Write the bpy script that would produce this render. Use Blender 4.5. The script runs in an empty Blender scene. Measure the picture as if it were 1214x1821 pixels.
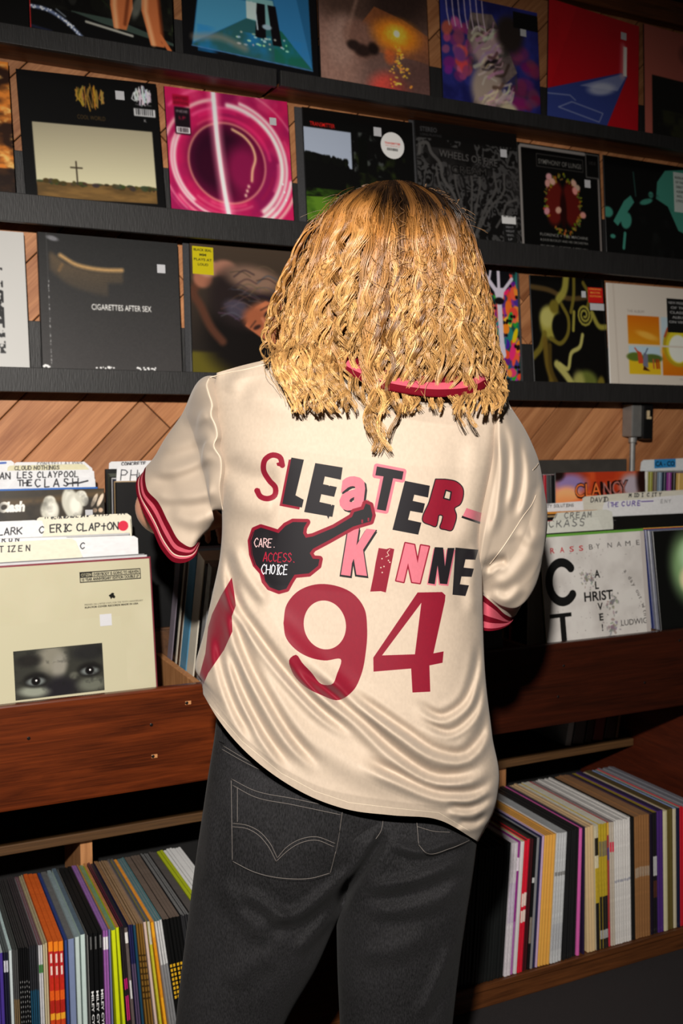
import bpy, bmesh, math, random
import numpy as np
from mathutils import Matrix, Vector
from mathutils.bvhtree import BVHTree

# ------------------------------------------------------------------ camera, light, exposure
sc = bpy.context.scene
COL = sc.collection
F, CX, CY = 1770.0, 607.0, 910.5
YAW, PITCH, CAM_H = .4484, .0795, 1.30
_sy, _cy, _sp, _cp = math.sin(YAW), math.cos(YAW), math.sin(PITCH), math.cos(PITCH)
FW = np.array([_sy * _cp, _cy * _cp, -_sp]); RT = np.array([_cy, -_sy, 0.0]); UP = np.cross(RT, FW)
HF = np.array([_sy, _cy, 0.0]); CAM = np.array([0, 0, CAM_H])
cd = bpy.data.cameras.new('camera'); cam = bpy.data.objects.new('camera', cd); COL.objects.link(cam)
cam.matrix_world = Matrix([[RT[0], UP[0], -FW[0], 0], [RT[1], UP[1], -FW[1], 0], [RT[2], UP[2], -FW[2], CAM_H], [0, 0, 0, 1]])
cd.sensor_fit = 'VERTICAL'; cd.sensor_height = 36.0; cd.sensor_width = 24.0; cd.lens = F / 1821 * 36.0
cd.clip_start = .02
cd.dof.use_dof = True; cd.dof.focus_distance = 1.42; cd.dof.aperture_fstop = 7.1
sc.camera = cam
w = bpy.data.worlds.new('world'); sc.world = w; w.use_nodes = True
w.node_tree.nodes['Background'].inputs[0].default_value = (1.0, .86, .72, 1); w.node_tree.nodes['Background'].inputs[1].default_value = .018
# the photographer's flash, held just above the camera
ld = bpy.data.lights.new('flash', 'SPOT'); ld.energy = 300; ld.shadow_soft_size = .03
ld.spot_size = math.radians(79); ld.spot_blend = .9; ld.color = (1.0, .945, .875)
fl = bpy.data.objects.new('flash', ld); COL.objects.link(fl)
_lp = CAM - HF * .20 - RT * .10 + np.array([0, 0, .50])
fl.location = _lp
_tg = CAM + FW * 2.2 - RT * .12 - UP * .20
fl.rotation_euler = (Vector(_tg) - Vector(_lp)).to_track_quat('-Z', 'Y').to_euler()
vs = sc.view_settings
sc.display_settings.display_device = 'sRGB'
vs.view_transform = 'Standard'; vs.look = 'None'; vs.gamma = 1.0; vs.use_curve_mapping = False
vs.exposure = 0.0

# ------------------------------------------------------------------ geometry of the view: a pixel of the photograph to a point on a real plane
def ray(x, y): return FW + RT * ((x - CX) / F) + UP * ((CY - y) / F)
def at(x, y, Y): d = ray(x, y); return CAM + d * (Y / d[1])           # on the plane y = Y (parallel to the record wall)
def atz(x, y, Z): d = ray(x, y); return CAM + d * ((Z - CAM_H) / d[2])  # on the level z = Z
def ad(x, y, D): d = ray(x, y); return CAM + d * (D / (d @ HF))       # at horizontal distance D in front of the camera
def ad_arr(PX, PY, D):
    d = FW[None] + RT[None] * ((PX - CX) / F)[:, None] + UP[None] * ((CY - PY) / F)[:, None]
    return CAM[None] + d * (D / (d @ HF))[:, None]
def tilt(x, y, y0, z0, T):                                             # on a face leaning back by T from the line (y0, z0)
    n = np.array([0, math.cos(T), -math.sin(T)]); d = ray(x, y); o = np.array([0, y0, z0])
    p = CAM + d * (((o - CAM) @ n) / (d @ n)); return p[0], (p[2] - z0) / math.cos(T)

# ------------------------------------------------------------------ object helpers
def mesh_obj(name, verts, faces, mats=(), parent=None, smooth=False, midx=None, uvs=None):
    me = bpy.data.meshes.new(name); me.from_pydata([tuple(map(float, v)) for v in verts], [], [tuple(map(int, f)) for f in faces])
    for m in mats: me.materials.append(m)
    if midx is not None: me.polygons.foreach_set('material_index', np.asarray(midx, dtype=np.int32))
    if smooth: me.polygons.foreach_set('use_smooth', np.ones(len(me.polygons), dtype=bool))
    if uvs is not None:
        uv = me.uv_layers.new(name='UVMap'); li = np.empty(len(me.loops), dtype=np.int32); me.loops.foreach_get('vertex_index', li)
        uv.data.foreach_set('uv', np.asarray(uvs, dtype=np.float32)[li].ravel())
    me.update()
    o = bpy.data.objects.new(name, me); COL.objects.link(o)
    if parent is not None: o.parent = parent
    return o
def tag(o, label=None, cat=None, group=None, kind=None):
    if label: o['label'] = label
    if cat: o['category'] = cat
    if group: o['group'] = group
    if kind: o['kind'] = kind
    return o
def empty(name, loc=(0, 0, 0)):
    o = bpy.data.objects.new(name, None); COL.objects.link(o); o.location = loc; o.empty_display_size = .05; return o
BOXF = [(0, 3, 2, 1), (4, 5, 6, 7), (0, 1, 5, 4), (1, 2, 6, 5), (2, 3, 7, 6), (3, 0, 4, 7)]
def box_vf(a, b, off=0):
    x0, y0, z0 = a; x1, y1, z1 = b
    v = [(x0, y0, z0), (x1, y0, z0), (x1, y1, z0), (x0, y1, z0), (x0, y0, z1), (x1, y0, z1), (x1, y1, z1), (x0, y1, z1)]
    return v, [tuple(i + off for i in f) for f in BOXF]
def bevel_box(name, a, b, mats, parent=None, bev=.002, loc=None):
    bm = bmesh.new(); v, f = box_vf(a, b); vs_ = [bm.verts.new(p) for p in v]
    for q in f: bm.faces.new([vs_[i] for i in q])
    if bev: bmesh.ops.bevel(bm, geom=list(bm.edges), offset=bev, segments=2, affect='EDGES', profile=.6)
    me = bpy.data.meshes.new(name); bm.to_mesh(me); bm.free()
    for m in mats: me.materials.append(m)
    o = bpy.data.objects.new(name, me); COL.objects.link(o)
    if loc is not None: o.location = loc
    if parent is not None: o.parent = parent
    return o
def cyl(name, p0, p1, r, mats, parent=None, n=14, r1=None, cap_bev=0):
    p0 = Vector(p0); p1 = Vector(p1); q = (p1 - p0).to_track_quat('Z', 'Y'); L = (p1 - p0).length; r1 = r if r1 is None else r1
    prof = [(0, r * .75), (min(.15 * r, L * .2), r), (L - min(.15 * r1, L * .2), r1), (L, r1 * .75)]
    vs_, fs = [], []
    for z, rr in prof:
        for k in range(n):
            a = 2 * math.pi * k / n; vs_.append(p0 + q @ Vector((rr * math.cos(a), rr * math.sin(a), z)))
    for j in range(3):
        for k in range(n): fs.append((j * n + k, j * n + (k + 1) % n, (j + 1) * n + (k + 1) % n, (j + 1) * n + k))
    fs.append(tuple(range(n - 1, -1, -1))); fs.append(tuple(range(3 * n, 4 * n)))
    o = mesh_obj(name, vs_, fs, mats, parent, smooth=False)
    return o
def tube(name, pts, r, mats, parent=None, n=6, closed=False):
    P = np.asarray(pts, float); N = len(P); rr = np.broadcast_to(np.asarray(r, float), (N,))
    T = np.gradient(P, axis=0); T /= np.linalg.norm(T, axis=1)[:, None] + 1e-12
    ref = np.array([0.31, .87, .38]); A = np.cross(T, ref); A /= np.linalg.norm(A, axis=1)[:, None] + 1e-9; B = np.cross(T, A)
    ang = np.arange(n) * 2 * math.pi / n
    V = (P[:, None] + (A[:, None] * np.cos(ang)[None, :, None] + B[:, None] * np.sin(ang)[None, :, None]) * rr[:, None, None]).reshape(-1, 3)
    fs = [(i * n + k, i * n + (k + 1) % n, (i + 1) * n + (k + 1) % n, (i + 1) * n + k) for i in range(N - 1) for k in range(n)]
    fs += [tuple(range(n - 1, -1, -1)), tuple(range((N - 1) * n, N * n))]
    return mesh_obj(name, V, fs, mats, parent, smooth=True)
def spl(pts, n):                                                      # smooth resampling of a polyline (Catmull-Rom by chord length)
    P = np.asarray(pts, float)
    if len(P) == 2:
        t = np.linspace(0, 1, n)[:, None]; return P[0] * (1 - t) + P[1] * t
    d = np.r_[0, np.cumsum(np.linalg.norm(np.diff(P, axis=0), axis=1) + 1e-9)]
    t = np.linspace(0, d[-1], n)
    return np.stack([cub(d, P[:, k], t) for k in range(P.shape[1])], 1)
def cub(x, y, t):                                                     # cubic Hermite with finite-difference tangents
    x = np.asarray(x, float); y = np.asarray(y, float); t = np.asarray(t, float)
    h = np.diff(x); s = np.diff(y) / h; m = np.empty_like(y)
    m[0] = s[0]; m[-1] = s[-1]
    if len(x) > 2: m[1:-1] = (s[:-1] * h[1:] + s[1:] * h[:-1]) / (h[:-1] + h[1:])
    i = np.clip(np.searchsorted(x, t, side='right') - 1, 0, len(h) - 1); u = (t - x[i]) / h[i]; hh = h[i]
    u = np.clip(u, 0, 1)
    return (1 + 2 * u) * (1 - u) ** 2 * y[i] + u * (1 - u) ** 2 * hh * m[i] + u * u * (3 - 2 * u) * y[i + 1] + u * u * (u - 1) * hh * m[i + 1]

# ------------------------------------------------------------------ materials
def lin(c):
    c = np.asarray(c, float) / 255.0
    return np.where(c <= .04045, c / 12.92, ((c + .055) / 1.055) ** 2.4)
_mc = {}
def mat(name, rgb, rough=.5, spec=.5, var=.12, scale=60, bump=0.0, bscale=300, metal=0, coat=0, sheen=0, rnd=0.0, stretch=None):
    key = (name, tuple(rgb), rough)
    if key in _mc: return _mc[key]
    m = bpy.data.materials.new(name); m.use_nodes = True; nt = m.node_tree; N = nt.nodes; L = nt.links
    b = N['Principled BSDF']; b.inputs['Roughness'].default_value = rough; b.inputs['Specular IOR Level'].default_value = spec
    b.inputs['Metallic'].default_value = metal; b.inputs['Coat Weight'].default_value = coat; b.inputs['Sheen Weight'].default_value = sheen
    b.inputs['Coat Roughness'].default_value = .12
    c = lin(rgb)
    tc = N.new('ShaderNodeTexCoord'); no = N.new('ShaderNodeTexNoise'); no.inputs['Scale'].default_value = scale; no.inputs['Detail'].default_value = 4
    src = tc.outputs['Object']
    if stretch: mp_ = N.new('ShaderNodeMapping'); mp_.inputs['Scale'].default_value = stretch; L.new(src, mp_.inputs[0]); src = mp_.outputs[0]
    L.new(src, no.inputs['Vector'])
    mx = N.new('ShaderNodeMix'); mx.data_type = 'RGBA'
    mx.inputs[6].default_value = (*(c * (1 - var)), 1); mx.inputs[7].default_value = (*np.clip(c * (1 + var), 0, 1), 1)
    L.new(no.outputs['Fac'], mx.inputs[0]); out = mx.outputs[2]
    if rnd:
        oi = N.new('ShaderNodeObjectInfo'); hs = N.new('ShaderNodeHueSaturation'); mr = N.new('ShaderNodeMapRange')
        mr.inputs['To Min'].default_value = 1 - rnd; mr.inputs['To Max'].default_value = 1 + rnd
        L.new(oi.outputs['Random'], mr.inputs[0]); L.new(mr.outputs[0], hs.inputs['Value']); L.new(out, hs.inputs['Color']); out = hs.outputs[0]
    L.new(out, b.inputs['Base Color'])
    if bump:
        n2 = N.new('ShaderNodeTexNoise'); n2.inputs['Scale'].default_value = bscale; n2.inputs['Detail'].default_value = 5
        L.new(src, n2.inputs['Vector'])
        bp = N.new('ShaderNodeBump'); bp.inputs['Strength'].default_value = bump; bp.inputs['Distance'].default_value = .002
        L.new(n2.outputs['Fac'], bp.inputs['Height']); L.new(bp.outputs[0], b.inputs['Normal'])
    _mc[key] = m; return m
def wood(name, dark, light, rough=.45, coat=0.0, stretch=(1.2, 14, 14), rnd=.25, bump=.15, wave=5.0, spec=.4):
    m = bpy.data.materials.new(name); m.use_nodes = True; nt = m.node_tree; N = nt.nodes; L = nt.links
    b = N['Principled BSDF']; b.inputs['Roughness'].default_value = rough; b.inputs['Coat Weight'].default_value = coat; b.inputs['Coat Roughness'].default_value = .18
    b.inputs['Specular IOR Level'].default_value = spec
    tc = N.new('ShaderNodeTexCoord'); oi = N.new('ShaderNodeObjectInfo')
    ad_ = N.new('ShaderNodeVectorMath'); ad_.operation = 'ADD'
    cmb = N.new('ShaderNodeCombineXYZ'); ml = N.new('ShaderNodeMath'); ml.operation = 'MULTIPLY'; ml.inputs[1].default_value = 37
    L.new(oi.outputs['Random'], ml.inputs[0])
    for k in range(3): L.new(ml.outputs[0], cmb.inputs[k])
    L.new(tc.outputs['Object'], ad_.inputs[0]); L.new(cmb.outputs[0], ad_.inputs[1])
    mp = N.new('ShaderNodeMapping'); mp.inputs['Scale'].default_value = stretch; L.new(ad_.outputs[0], mp.inputs[0])
    n1 = N.new('ShaderNodeTexNoise'); n1.inputs['Scale'].default_value = wave; n1.inputs['Detail'].default_value = 6; n1.inputs['Roughness'].default_value = .62; n1.inputs['Distortion'].default_value = .6
    L.new(mp.outputs[0], n1.inputs['Vector'])
    mp2 = N.new('ShaderNodeMapping'); mp2.inputs['Scale'].default_value = tuple(s * 9 if s > 5 else s * 2.2 for s in stretch); L.new(ad_.outputs[0], mp2.inputs[0])
    n2 = N.new('ShaderNodeTexNoise'); n2.inputs['Scale'].default_value = wave; n2.inputs['Detail'].default_value = 3; L.new(mp2.outputs[0], n2.inputs['Vector'])
    mm = N.new('ShaderNodeMath'); mm.operation = 'MULTIPLY_ADD'; mm.inputs[1].default_value = .38; L.new(n2.outputs['Fac'], mm.inputs[0]); 
    m3 = N.new('ShaderNodeMath'); m3.operation = 'MULTIPLY'; m3.inputs[1].default_value = .66; L.new(n1.outputs['Fac'], m3.inputs[0]); L.new(m3.outputs[0], mm.inputs[2])
    cr = N.new('ShaderNodeValToRGB'); cr.color_ramp.elements[0].position = .36; cr.color_ramp.elements[1].position = .68
    cr.color_ramp.elements[0].color = (*lin(dark), 1); cr.color_ramp.elements[1].color = (*lin(light), 1); L.new(mm.outputs[0], cr.inputs[0])
    hs = N.new('ShaderNodeHueSaturation'); mr = N.new('ShaderNodeMapRange'); mr.inputs['To Min'].default_value = 1 - rnd; mr.inputs['To Max'].default_value = 1 + rnd
    L.new(oi.outputs['Random'], mr.inputs[0]); L.new(mr.outputs[0], hs.inputs['Value']); L.new(cr.outputs[0], hs.inputs['Color']); L.new(hs.outputs[0], b.inputs['Base Color'])
    bp = N.new('ShaderNodeBump'); bp.inputs['Strength'].default_value = bump; bp.inputs['Distance'].default_value = .001; L.new(mm.outputs[0], bp.inputs['Height']); L.new(bp.outputs[0], b.inputs['Normal'])
    return m
def img_mat(name, arr, rough=.35, spec=.5, coat=0.0, ext='EXTEND', bump=0, sheen=0):
    h, w_ = arr.shape[:2]
    im = bpy.data.images.new(name, w_, h, alpha=False); im.colorspace_settings.name = 'sRGB'
    buf = np.ones((h, w_, 4), np.float32); buf[..., :3] = np.clip(arr, 0, 1)[::-1]
    im.pixels.foreach_set(buf.ravel()); im.update(); im.pack()
    m = bpy.data.materials.new(name); m.use_nodes = True; N = m.node_tree.nodes; L = m.node_tree.links
    t = N.new('ShaderNodeTexImage'); t.image = im; t.extension = ext; b = N['Principled BSDF']
    L.new(t.outputs[0], b.inputs['Base Color']); b.inputs['Roughness'].default_value = rough; b.inputs['Specular IOR Level'].default_value = spec
    b.inputs['Coat Weight'].default_value = coat; b.inputs['Coat Roughness'].default_value = .08; b.inputs['Sheen Weight'].default_value = sheen
    if bump:
        tc = N.new('ShaderNodeTexCoord'); n2 = N.new('ShaderNodeTexNoise'); n2.inputs['Scale'].default_value = 14; L.new(tc.outputs['Object'], n2.inputs['Vector'])
        bp = N.new('ShaderNodeBump'); bp.inputs['Strength'].default_value = bump; bp.inputs['Distance'].default_value = .004; L.new(n2.outputs['Fac'], bp.inputs['Height']); L.new(bp.outputs[0], b.inputs['Coat Normal'])
    return m

# ------------------------------------------------------------------ a small painter for printed matter (covers, cards, jersey print)
def vnoise(h, w_, cells, seed, octs=4, aniso=1.0):
    rng = np.random.default_rng(seed); out = np.zeros((h, w_)); amp = 1; tot = 0
    for o in range(octs):
        cy_, cx_ = max(1, int(cells * aniso * 2 ** o)), max(1, int(cells * 2 ** o)); g = rng.random((cy_ + 2, cx_ + 2))
        yy = np.linspace(0, cy_, h, endpoint=False); xx = np.linspace(0, cx_, w_, endpoint=False)
        y0 = yy.astype(int); x0 = xx.astype(int); fy = yy - y0; fx = xx - x0; fy = fy * fy * (3 - 2 * fy); fx = fx * fx * (3 - 2 * fx)
        a = g[y0][:, x0]; b = g[y0][:, x0 + 1]; c = g[y0 + 1][:, x0]; d = g[y0 + 1][:, x0 + 1]
        out += amp * ((a * (1 - fx) + b * fx) * (1 - fy[:, None]) + (c * (1 - fx) + d * fx) * fy[:, None]); tot += amp; amp *= .5
    return out / tot
_txt = {}
def glyphs(s, bold=0.0, shear=0.0):
    k = (s, bold, shear)
    if k in _txt: return _txt[k]
    cu = bpy.data.curves.new('t', 'FONT'); cu.body = s; cu.size = 1; cu.offset = bold; cu.shear = shear; cu.fill_mode = 'BOTH'; cu.dimensions = '2D'; cu.resolution_u = 3
    ob = bpy.data.objects.new('t', cu); COL.objects.link(ob); bpy.context.view_layer.update()
    me = ob.evaluated_get(bpy.context.evaluated_depsgraph_get()).to_mesh()
    me.calc_loop_triangles()
    V = np.array([v.co[:2] for v in me.vertices]).reshape(-1, 2); T = np.array([t.vertices[:] for t in me.loop_triangles], int).reshape(-1, 3)
    tri = V[T] if len(T) else np.zeros((0, 3, 2))
    bpy.data.objects.remove(ob); bpy.data.curves.remove(cu)
    _txt[k] = tri; return tri
HW = {'A': '0,0 2,6 4,0;.8,2 3.2,2', 'B': '0,0 0,6 2.5,6 3.4,4.8 2.5,3.3 0,3.2;2.5,3.3 3.8,1.7 2.6,0 0,0', 'C': '3.8,5 2.4,6 .8,5 0,3 .7,1 2.2,0 3.8,.9', 'D': '0,0 0,6 2,5.8 3.8,4 3.8,2 2,.1 0,0',
      'E': '3.6,6 0,6 0,0 3.6,0;0,3.1 2.9,3.1', 'F': '3.6,6 0,6 0,0;0,3.1 2.8,3.1', 'G': '3.7,5 2.2,6 .7,5 0,3 .7,.9 2.3,0 3.8,1 3.8,2.7 2.3,2.7', 'H': '0,0 0,6;4,0 4,6;0,3 4,3', 'I': '1,6 3,6;2,6 2,0;1,0 3,0', 'L': '0,6 0,0 3.5,0', 'M': '0,0 .3,6 2,2 3.7,6 4,0',
      'N': '0,0 0,6 4,0 4,6', 'O': '2,6 .5,5 0,3 .6,.8 2,0 3.5,.9 4,3 3.4,5.2 2,6', 'P': '0,0 0,6 2.6,6 3.6,4.6 2.6,3 0,2.9', 'R': '0,0 0,6 2.6,6 3.6,4.6 2.4,3.2 0,3;1.6,3 4,0', 'S': '3.6,5.2 2.2,6 .5,5.2 .7,3.8 3,2.8 3.8,1.4 2.3,0 .2,.7', 'T': '0,6 4,6;2,6 2,0', 'U': '0,6 0,1.5 1.5,0 3,.4 4,2 4,6',
      'V': '0,6 2,0 4,6', 'W': '0,6 1,0 2,4 3,0 4,6', 'X': '0,0 4,6;0,6 4,0', 'Y': '0,6 2,3 4,6;2,3 2,0', 'Z': '0,6 4,6 0,0 4,0', 'K': '0,0 0,6;4,6 0,2.6;1,3.4 4,0', 'J': '3,6 3,1 1.6,0 0,1.2', '-': '.6,3 3.4,3', '.': '1.6,.1 2,.1', "'": '2,6 1.8,4.8', 't': '2,5.5 2,0;.4,3.2 3.6,3.2', 'Q': '2,6 .5,5 0,3 .6,.8 2,0 3.5,.9 4,3 3.4,5.2 2,6;2.6,1.4 4,-.4',
      'a': '3,3.6 1.4,4 .3,2.6 .4,.8 1.6,0 3,1.2 3,3.8;3,1.2 3.6,0', '(': '2.4,6.6 1.4,3 2.4,-.4', ' ': ''}
class Cv:
    def __init__(s, w_, h, col=(255, 255, 255), vw=100.0, vh=None):       # user units: vw x vh, y down
        s.w, s.h = w_, h; s.a = np.empty((h, w_, 3)); s.a[:] = np.array(col) / 255.0
        s.vw = vw; s.vh = vh or vw * h / w_; s.sx = w_ / s.vw; s.sy = h / s.vh
    def _bb(s, x0, y0, x1, y1):
        return max(0, int(x0)), max(0, int(y0)), min(s.w, int(math.ceil(x1)) + 1), min(s.h, int(math.ceil(y1)) + 1)
    def mix(s, b, m, c):
        x0, y0, x1, y1 = b; c = np.asarray(c, float) / 255.0; s.a[y0:y1, x0:x1] = s.a[y0:y1, x0:x1] * (1 - m[..., None]) + c * m[..., None]
    def grid(s, b): x0, y0, x1, y1 = b; return np.meshgrid(np.arange(x0, x1) + .5, np.arange(y0, y1) + .5)
    def ell(s, cx, cy, rx, ry, c, soft=.15, rot=0, al=1.0):
        cx *= s.sx; cy *= s.sy; rx *= s.sx; ry *= s.sy; R = max(rx, ry) * (1 + soft) + 2; b = s._bb(cx - R, cy - R, cx + R, cy + R)
        if b[2] <= b[0] or b[3] <= b[1]: return
        X, Y = s.grid(b); ca, sa = math.cos(rot), math.sin(rot); u = ((X - cx) * ca + (Y - cy) * sa) / rx; v = (-(X - cx) * sa + (Y - cy) * ca) / ry
        d = np.sqrt(u * u + v * v); e = max(soft, 1.2 / max(1, min(rx, ry))); m = np.clip((1 + e / 2 - d) / e, 0, 1); m = m * m * (3 - 2 * m); s.mix(b, m * al, c)
    def poly(s, pts, c, al=1.0, ss=3):
        P = np.asarray(pts, float) * (s.sx, s.sy); b = s._bb(P[:, 0].min() - 1, P[:, 1].min() - 1, P[:, 0].max() + 1, P[:, 1].max() + 1)
        if b[2] <= b[0] or b[3] <= b[1]: return
        x = b[0] + (np.arange((b[2] - b[0]) * ss) + .5) / ss; y = b[1] + (np.arange((b[3] - b[1]) * ss) + .5) / ss
        ins = np.zeros((len(y), len(x)), bool)
        for i in range(len(P)):
            (xa, ya), (xb, yb) = P[i], P[(i + 1) % len(P)]
            if ya == yb: continue
            r = (ya > y) != (yb > y)
            if not r.any(): continue
            xi = xa + (y[r] - ya) / (yb - ya) * (xb - xa); ins[r] ^= x[None, :] < xi[:, None]
        m = ins.reshape(b[3] - b[1], ss, b[2] - b[0], ss).mean((1, 3)); s.mix(b, m * al, c)
    def rect(s, x0, y0, x1, y1, c, al=1.0): s.poly([(x0, y0), (x1, y0), (x1, y1), (x0, y1)], c, al)
    def line(s, pts, w_, c, al=1.0, soft=0.0, n=0):
        P = np.asarray(pts, float)
        if n: P = spl(P, n)
        P = P * (s.sx, s.sy); hw = w_ * (s.sx + s.sy) / 4; e = max(.7, soft * hw); R = hw + e + 1
        b = s._bb(P[:, 0].min() - R, P[:, 1].min() - R, P[:, 0].max() + R, P[:, 1].max() + R)
        if b[2] <= b[0] or b[3] <= b[1]: return
        D = np.full((b[3] - b[1], b[2] - b[0]), 1e9)
        for i in range(len(P) - 1):
            p, q = P[i], P[i + 1]; bb = s._bb(min(p[0], q[0]) - R, min(p[1], q[1]) - R, max(p[0], q[0]) + R, max(p[1], q[1]) + R)
            if bb[2] <= bb[0] or bb[3] <= bb[1]: continue
            X, Y = s.grid(bb); d = q - p; L2 = d @ d + 1e-9; t = np.clip(((X - p[0]) * d[0] + (Y - p[1]) * d[1]) / L2, 0, 1)
            dd = np.hypot(X - p[0] - t * d[0], Y - p[1] - t * d[1]); sl = D[bb[1] - b[1]:bb[3] - b[1], bb[0] - b[0]:bb[2] - b[0]]; np.minimum(sl, dd, out=sl)
        s.mix(b, np.clip((hw + e / 2 - D) / e, 0, 1) * al, c)
    def tris(s, T, c, al=1.0, ss=3):
        if not len(T): return
        T = np.asarray(T, float) * (s.sx, s.sy); lo = T.min((0, 1)); hi = T.max((0, 1)); b = s._bb(lo[0] - 1, lo[1] - 1, hi[0] + 1, hi[1] + 1)
        if b[2] <= b[0] or b[3] <= b[1]: return
        W, Hh = (b[2] - b[0]) * ss, (b[3] - b[1]) * ss; M = np.zeros((Hh, W), bool)
        Q = (T - np.array([b[0], b[1]])) * ss
        for t in Q:
            x0, y0 = np.floor(t.min(0)).astype(int); x1, y1 = np.ceil(t.max(0)).astype(int) + 1; x0 = max(x0, 0); y0 = max(y0, 0); x1 = min(x1, W); y1 = min(y1, Hh)
            if x1 <= x0 or y1 <= y0: continue
            X = np.arange(x0, x1)[None] + .5; Y = np.arange(y0, y1)[:, None] + .5; (ax, ay), (bx, by), (cx, cy) = t
            e0 = (bx - ax) * (Y - ay) - (by - ay) * (X - ax); e1 = (cx - bx) * (Y - by) - (cy - by) * (X - bx); e2 = (ax - cx) * (Y - cy) - (ay - cy) * (X - cx)
            M[y0:y1, x0:x1] |= ((e0 >= 0) & (e1 >= 0) & (e2 >= 0)) | ((e0 <= 0) & (e1 <= 0) & (e2 <= 0))
        s.mix(b, M.reshape(b[3] - b[1], ss, b[2] - b[0], ss).mean((1, 3)) * al, c)
    def text(s, t, x, y, size, c, rot=0, shear=0, bold=0, sx=1.0, al=1.0, width=None, anchor='l'):   # (x, y) = left end of the baseline
        T = glyphs(t, bold, shear)
        if not len(T): return
        T = T.copy(); w0 = T[..., 0].max() - T[..., 0].min()
        if width: sx = width / (w0 * size)
        T[..., 0] -= T[..., 0].min(); T = T * (size * sx, -size)
        if anchor == 'c': T[..., 0] -= w0 * size * sx / 2
        ca, sa = math.cos(rot), math.sin(rot); X = T[..., 0] * ca - T[..., 1] * sa + x; Y = T[..., 0] * sa + T[..., 1] * ca + y
        s.tris(np.stack([X, Y], -1), c, al)
    def hand(s, t, x, y, size, c, w_=1.0, seed=1, rot=0, adv=1.0, sx=1.0):                             # marker handwriting; size = cap height
        rg = random.Random(seed); k = size / 6.0; cx = x
        for ch in t:
            for st in (HW.get(ch) or HW.get(ch.upper()) or '').split(';'):
                if not st: continue
                P = [tuple(map(float, q.split(','))) for q in st.split(' ')]
                P = [((px + rg.uniform(-.25, .25)) * k * sx + (py * k) * .06, -(py + rg.uniform(-.25, .25)) * k) for px, py in P]
                ca, sa = math.cos(rot), math.sin(rot)
                P = [(cx + u * ca - v * sa, y + (cx - x) * math.tan(rot) + u * sa + v * ca) for u, v in P]
                s.line(P, w_, c)
            cx += (5.6 if ch not in "I.'( " else 3.4) * k * adv * sx
        return cx
    def grad(s, c0, c1, ax=1, p=1.0):
        t = (np.linspace(0, 1, s.h)[:, None] if ax else np.linspace(0, 1, s.w)[None, :]) ** p; t = np.broadcast_to(t, (s.h, s.w))[..., None]
        s.a[:] = (np.array(c0) * (1 - t) + np.array(c1) * t) / 255.0
    def grain(s, amt, cells=60, seed=0, octs=3, aniso=1.0):
        n = vnoise(s.h, s.w, cells, seed, octs, aniso)[..., None]; s.a = np.clip(s.a * (1 + (n - .5) * 2 * amt), 0, 1)
    def blend_noise(s, c, cells, seed, lo, hi, al=1.0, octs=4, aniso=1.0, box=None):
        n = vnoise(s.h, s.w, cells, seed, octs, aniso); m = np.clip((n - lo) / (hi - lo), 0, 1) * al
        if box:
            x0, y0, x1, y1 = int(box[0] * s.sx), int(box[1] * s.sy), int(box[2] * s.sx), int(box[3] * s.sy); s.mix((x0, y0, x1, y1), m[y0:y1, x0:x1], c)
        else: s.mix((0, 0, s.w, s.h), m, c)
    def blur(s, k):                                                    # soft photographic print
        r = max(1, int(k)); ker = np.exp(-.5 * (np.arange(-2 * r, 2 * r + 1) / (r * .9)) ** 2); ker /= ker.sum()
        for ax in (0, 1):
            p = np.pad(s.a, [(2 * r, 2 * r) if i == ax else (0, 0) for i in range(3)], mode='edge'); n = s.a.shape[ax]
            s.a = sum(ker[i] * (p[i:i + n] if ax == 0 else p[:, i:i + n]) for i in range(4 * r + 1))
        return s
    def gain(s, g):                                                    # print density
        l = np.where(s.a <= .04045, s.a / 12.92, ((s.a + .055) / 1.055) ** 2.4) * g; l = np.clip(l, 0, .9)
        return np.where(l <= .0031308, l * 12.92, 1.055 * l ** (1 / 2.4) - .055)
ORD = ['first', 'second', 'third', 'fourth', 'fifth', 'sixth', 'seventh', 'eighth', 'ninth', 'tenth', 'eleventh', 'twelfth']
# ------------------------------------------------------------------ setting: wall of diagonal planks, floor, trim
WALL_Y = 2.345
M_plank = wood('plank wood', (146, 90, 54), (198, 138, 92), rough=.5, stretch=(1.0, 9, 9), rnd=.2, wave=3.0)
M_black = mat('black paint on wood', (36, 35, 35), rough=.5, var=.45, scale=22, bump=.35, bscale=60, spec=.4, stretch=(7, 7, .8))
M_dark = mat('black wall paint', (14, 13, 13), rough=.8, var=.2)
M_trimw = wood('trim wood', (70, 36, 14), (120, 66, 28), rough=.5, stretch=(1.2, 16, 16), rnd=.05)
floor_m = mat('charcoal carpet', (52, 49, 50), rough=.95, spec=.1, var=.5, scale=420, bump=.9, bscale=700)
v, f = box_vf((-1.6, -2.2, -.05), (4.6, 2.5, 0))
tag(mesh_obj('floor', v, f, [floor_m]), kind='structure', label='charcoal carpet floor of the record shop')
v, f = box_vf((-1.6, WALL_Y + .010, 0), (4.6, WALL_Y + .10, 3.1))
wall = tag(mesh_obj('wall_back', v, f, [M_dark]), kind='structure', label='shop wall clad with diagonal wooden planks behind the record displays')
def clip_half(P, n, c):
    out = []
    for i in range(len(P)):
        a, b = np.array(P[i]), np.array(P[(i + 1) % len(P)]); da, db = a @ n - c, b @ n - c
        if da <= 0: out.append(tuple(a))
        if (da <= 0) != (db <= 0): out.append(tuple(a + (b - a) * (da / (da - db))))
    return out
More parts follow.
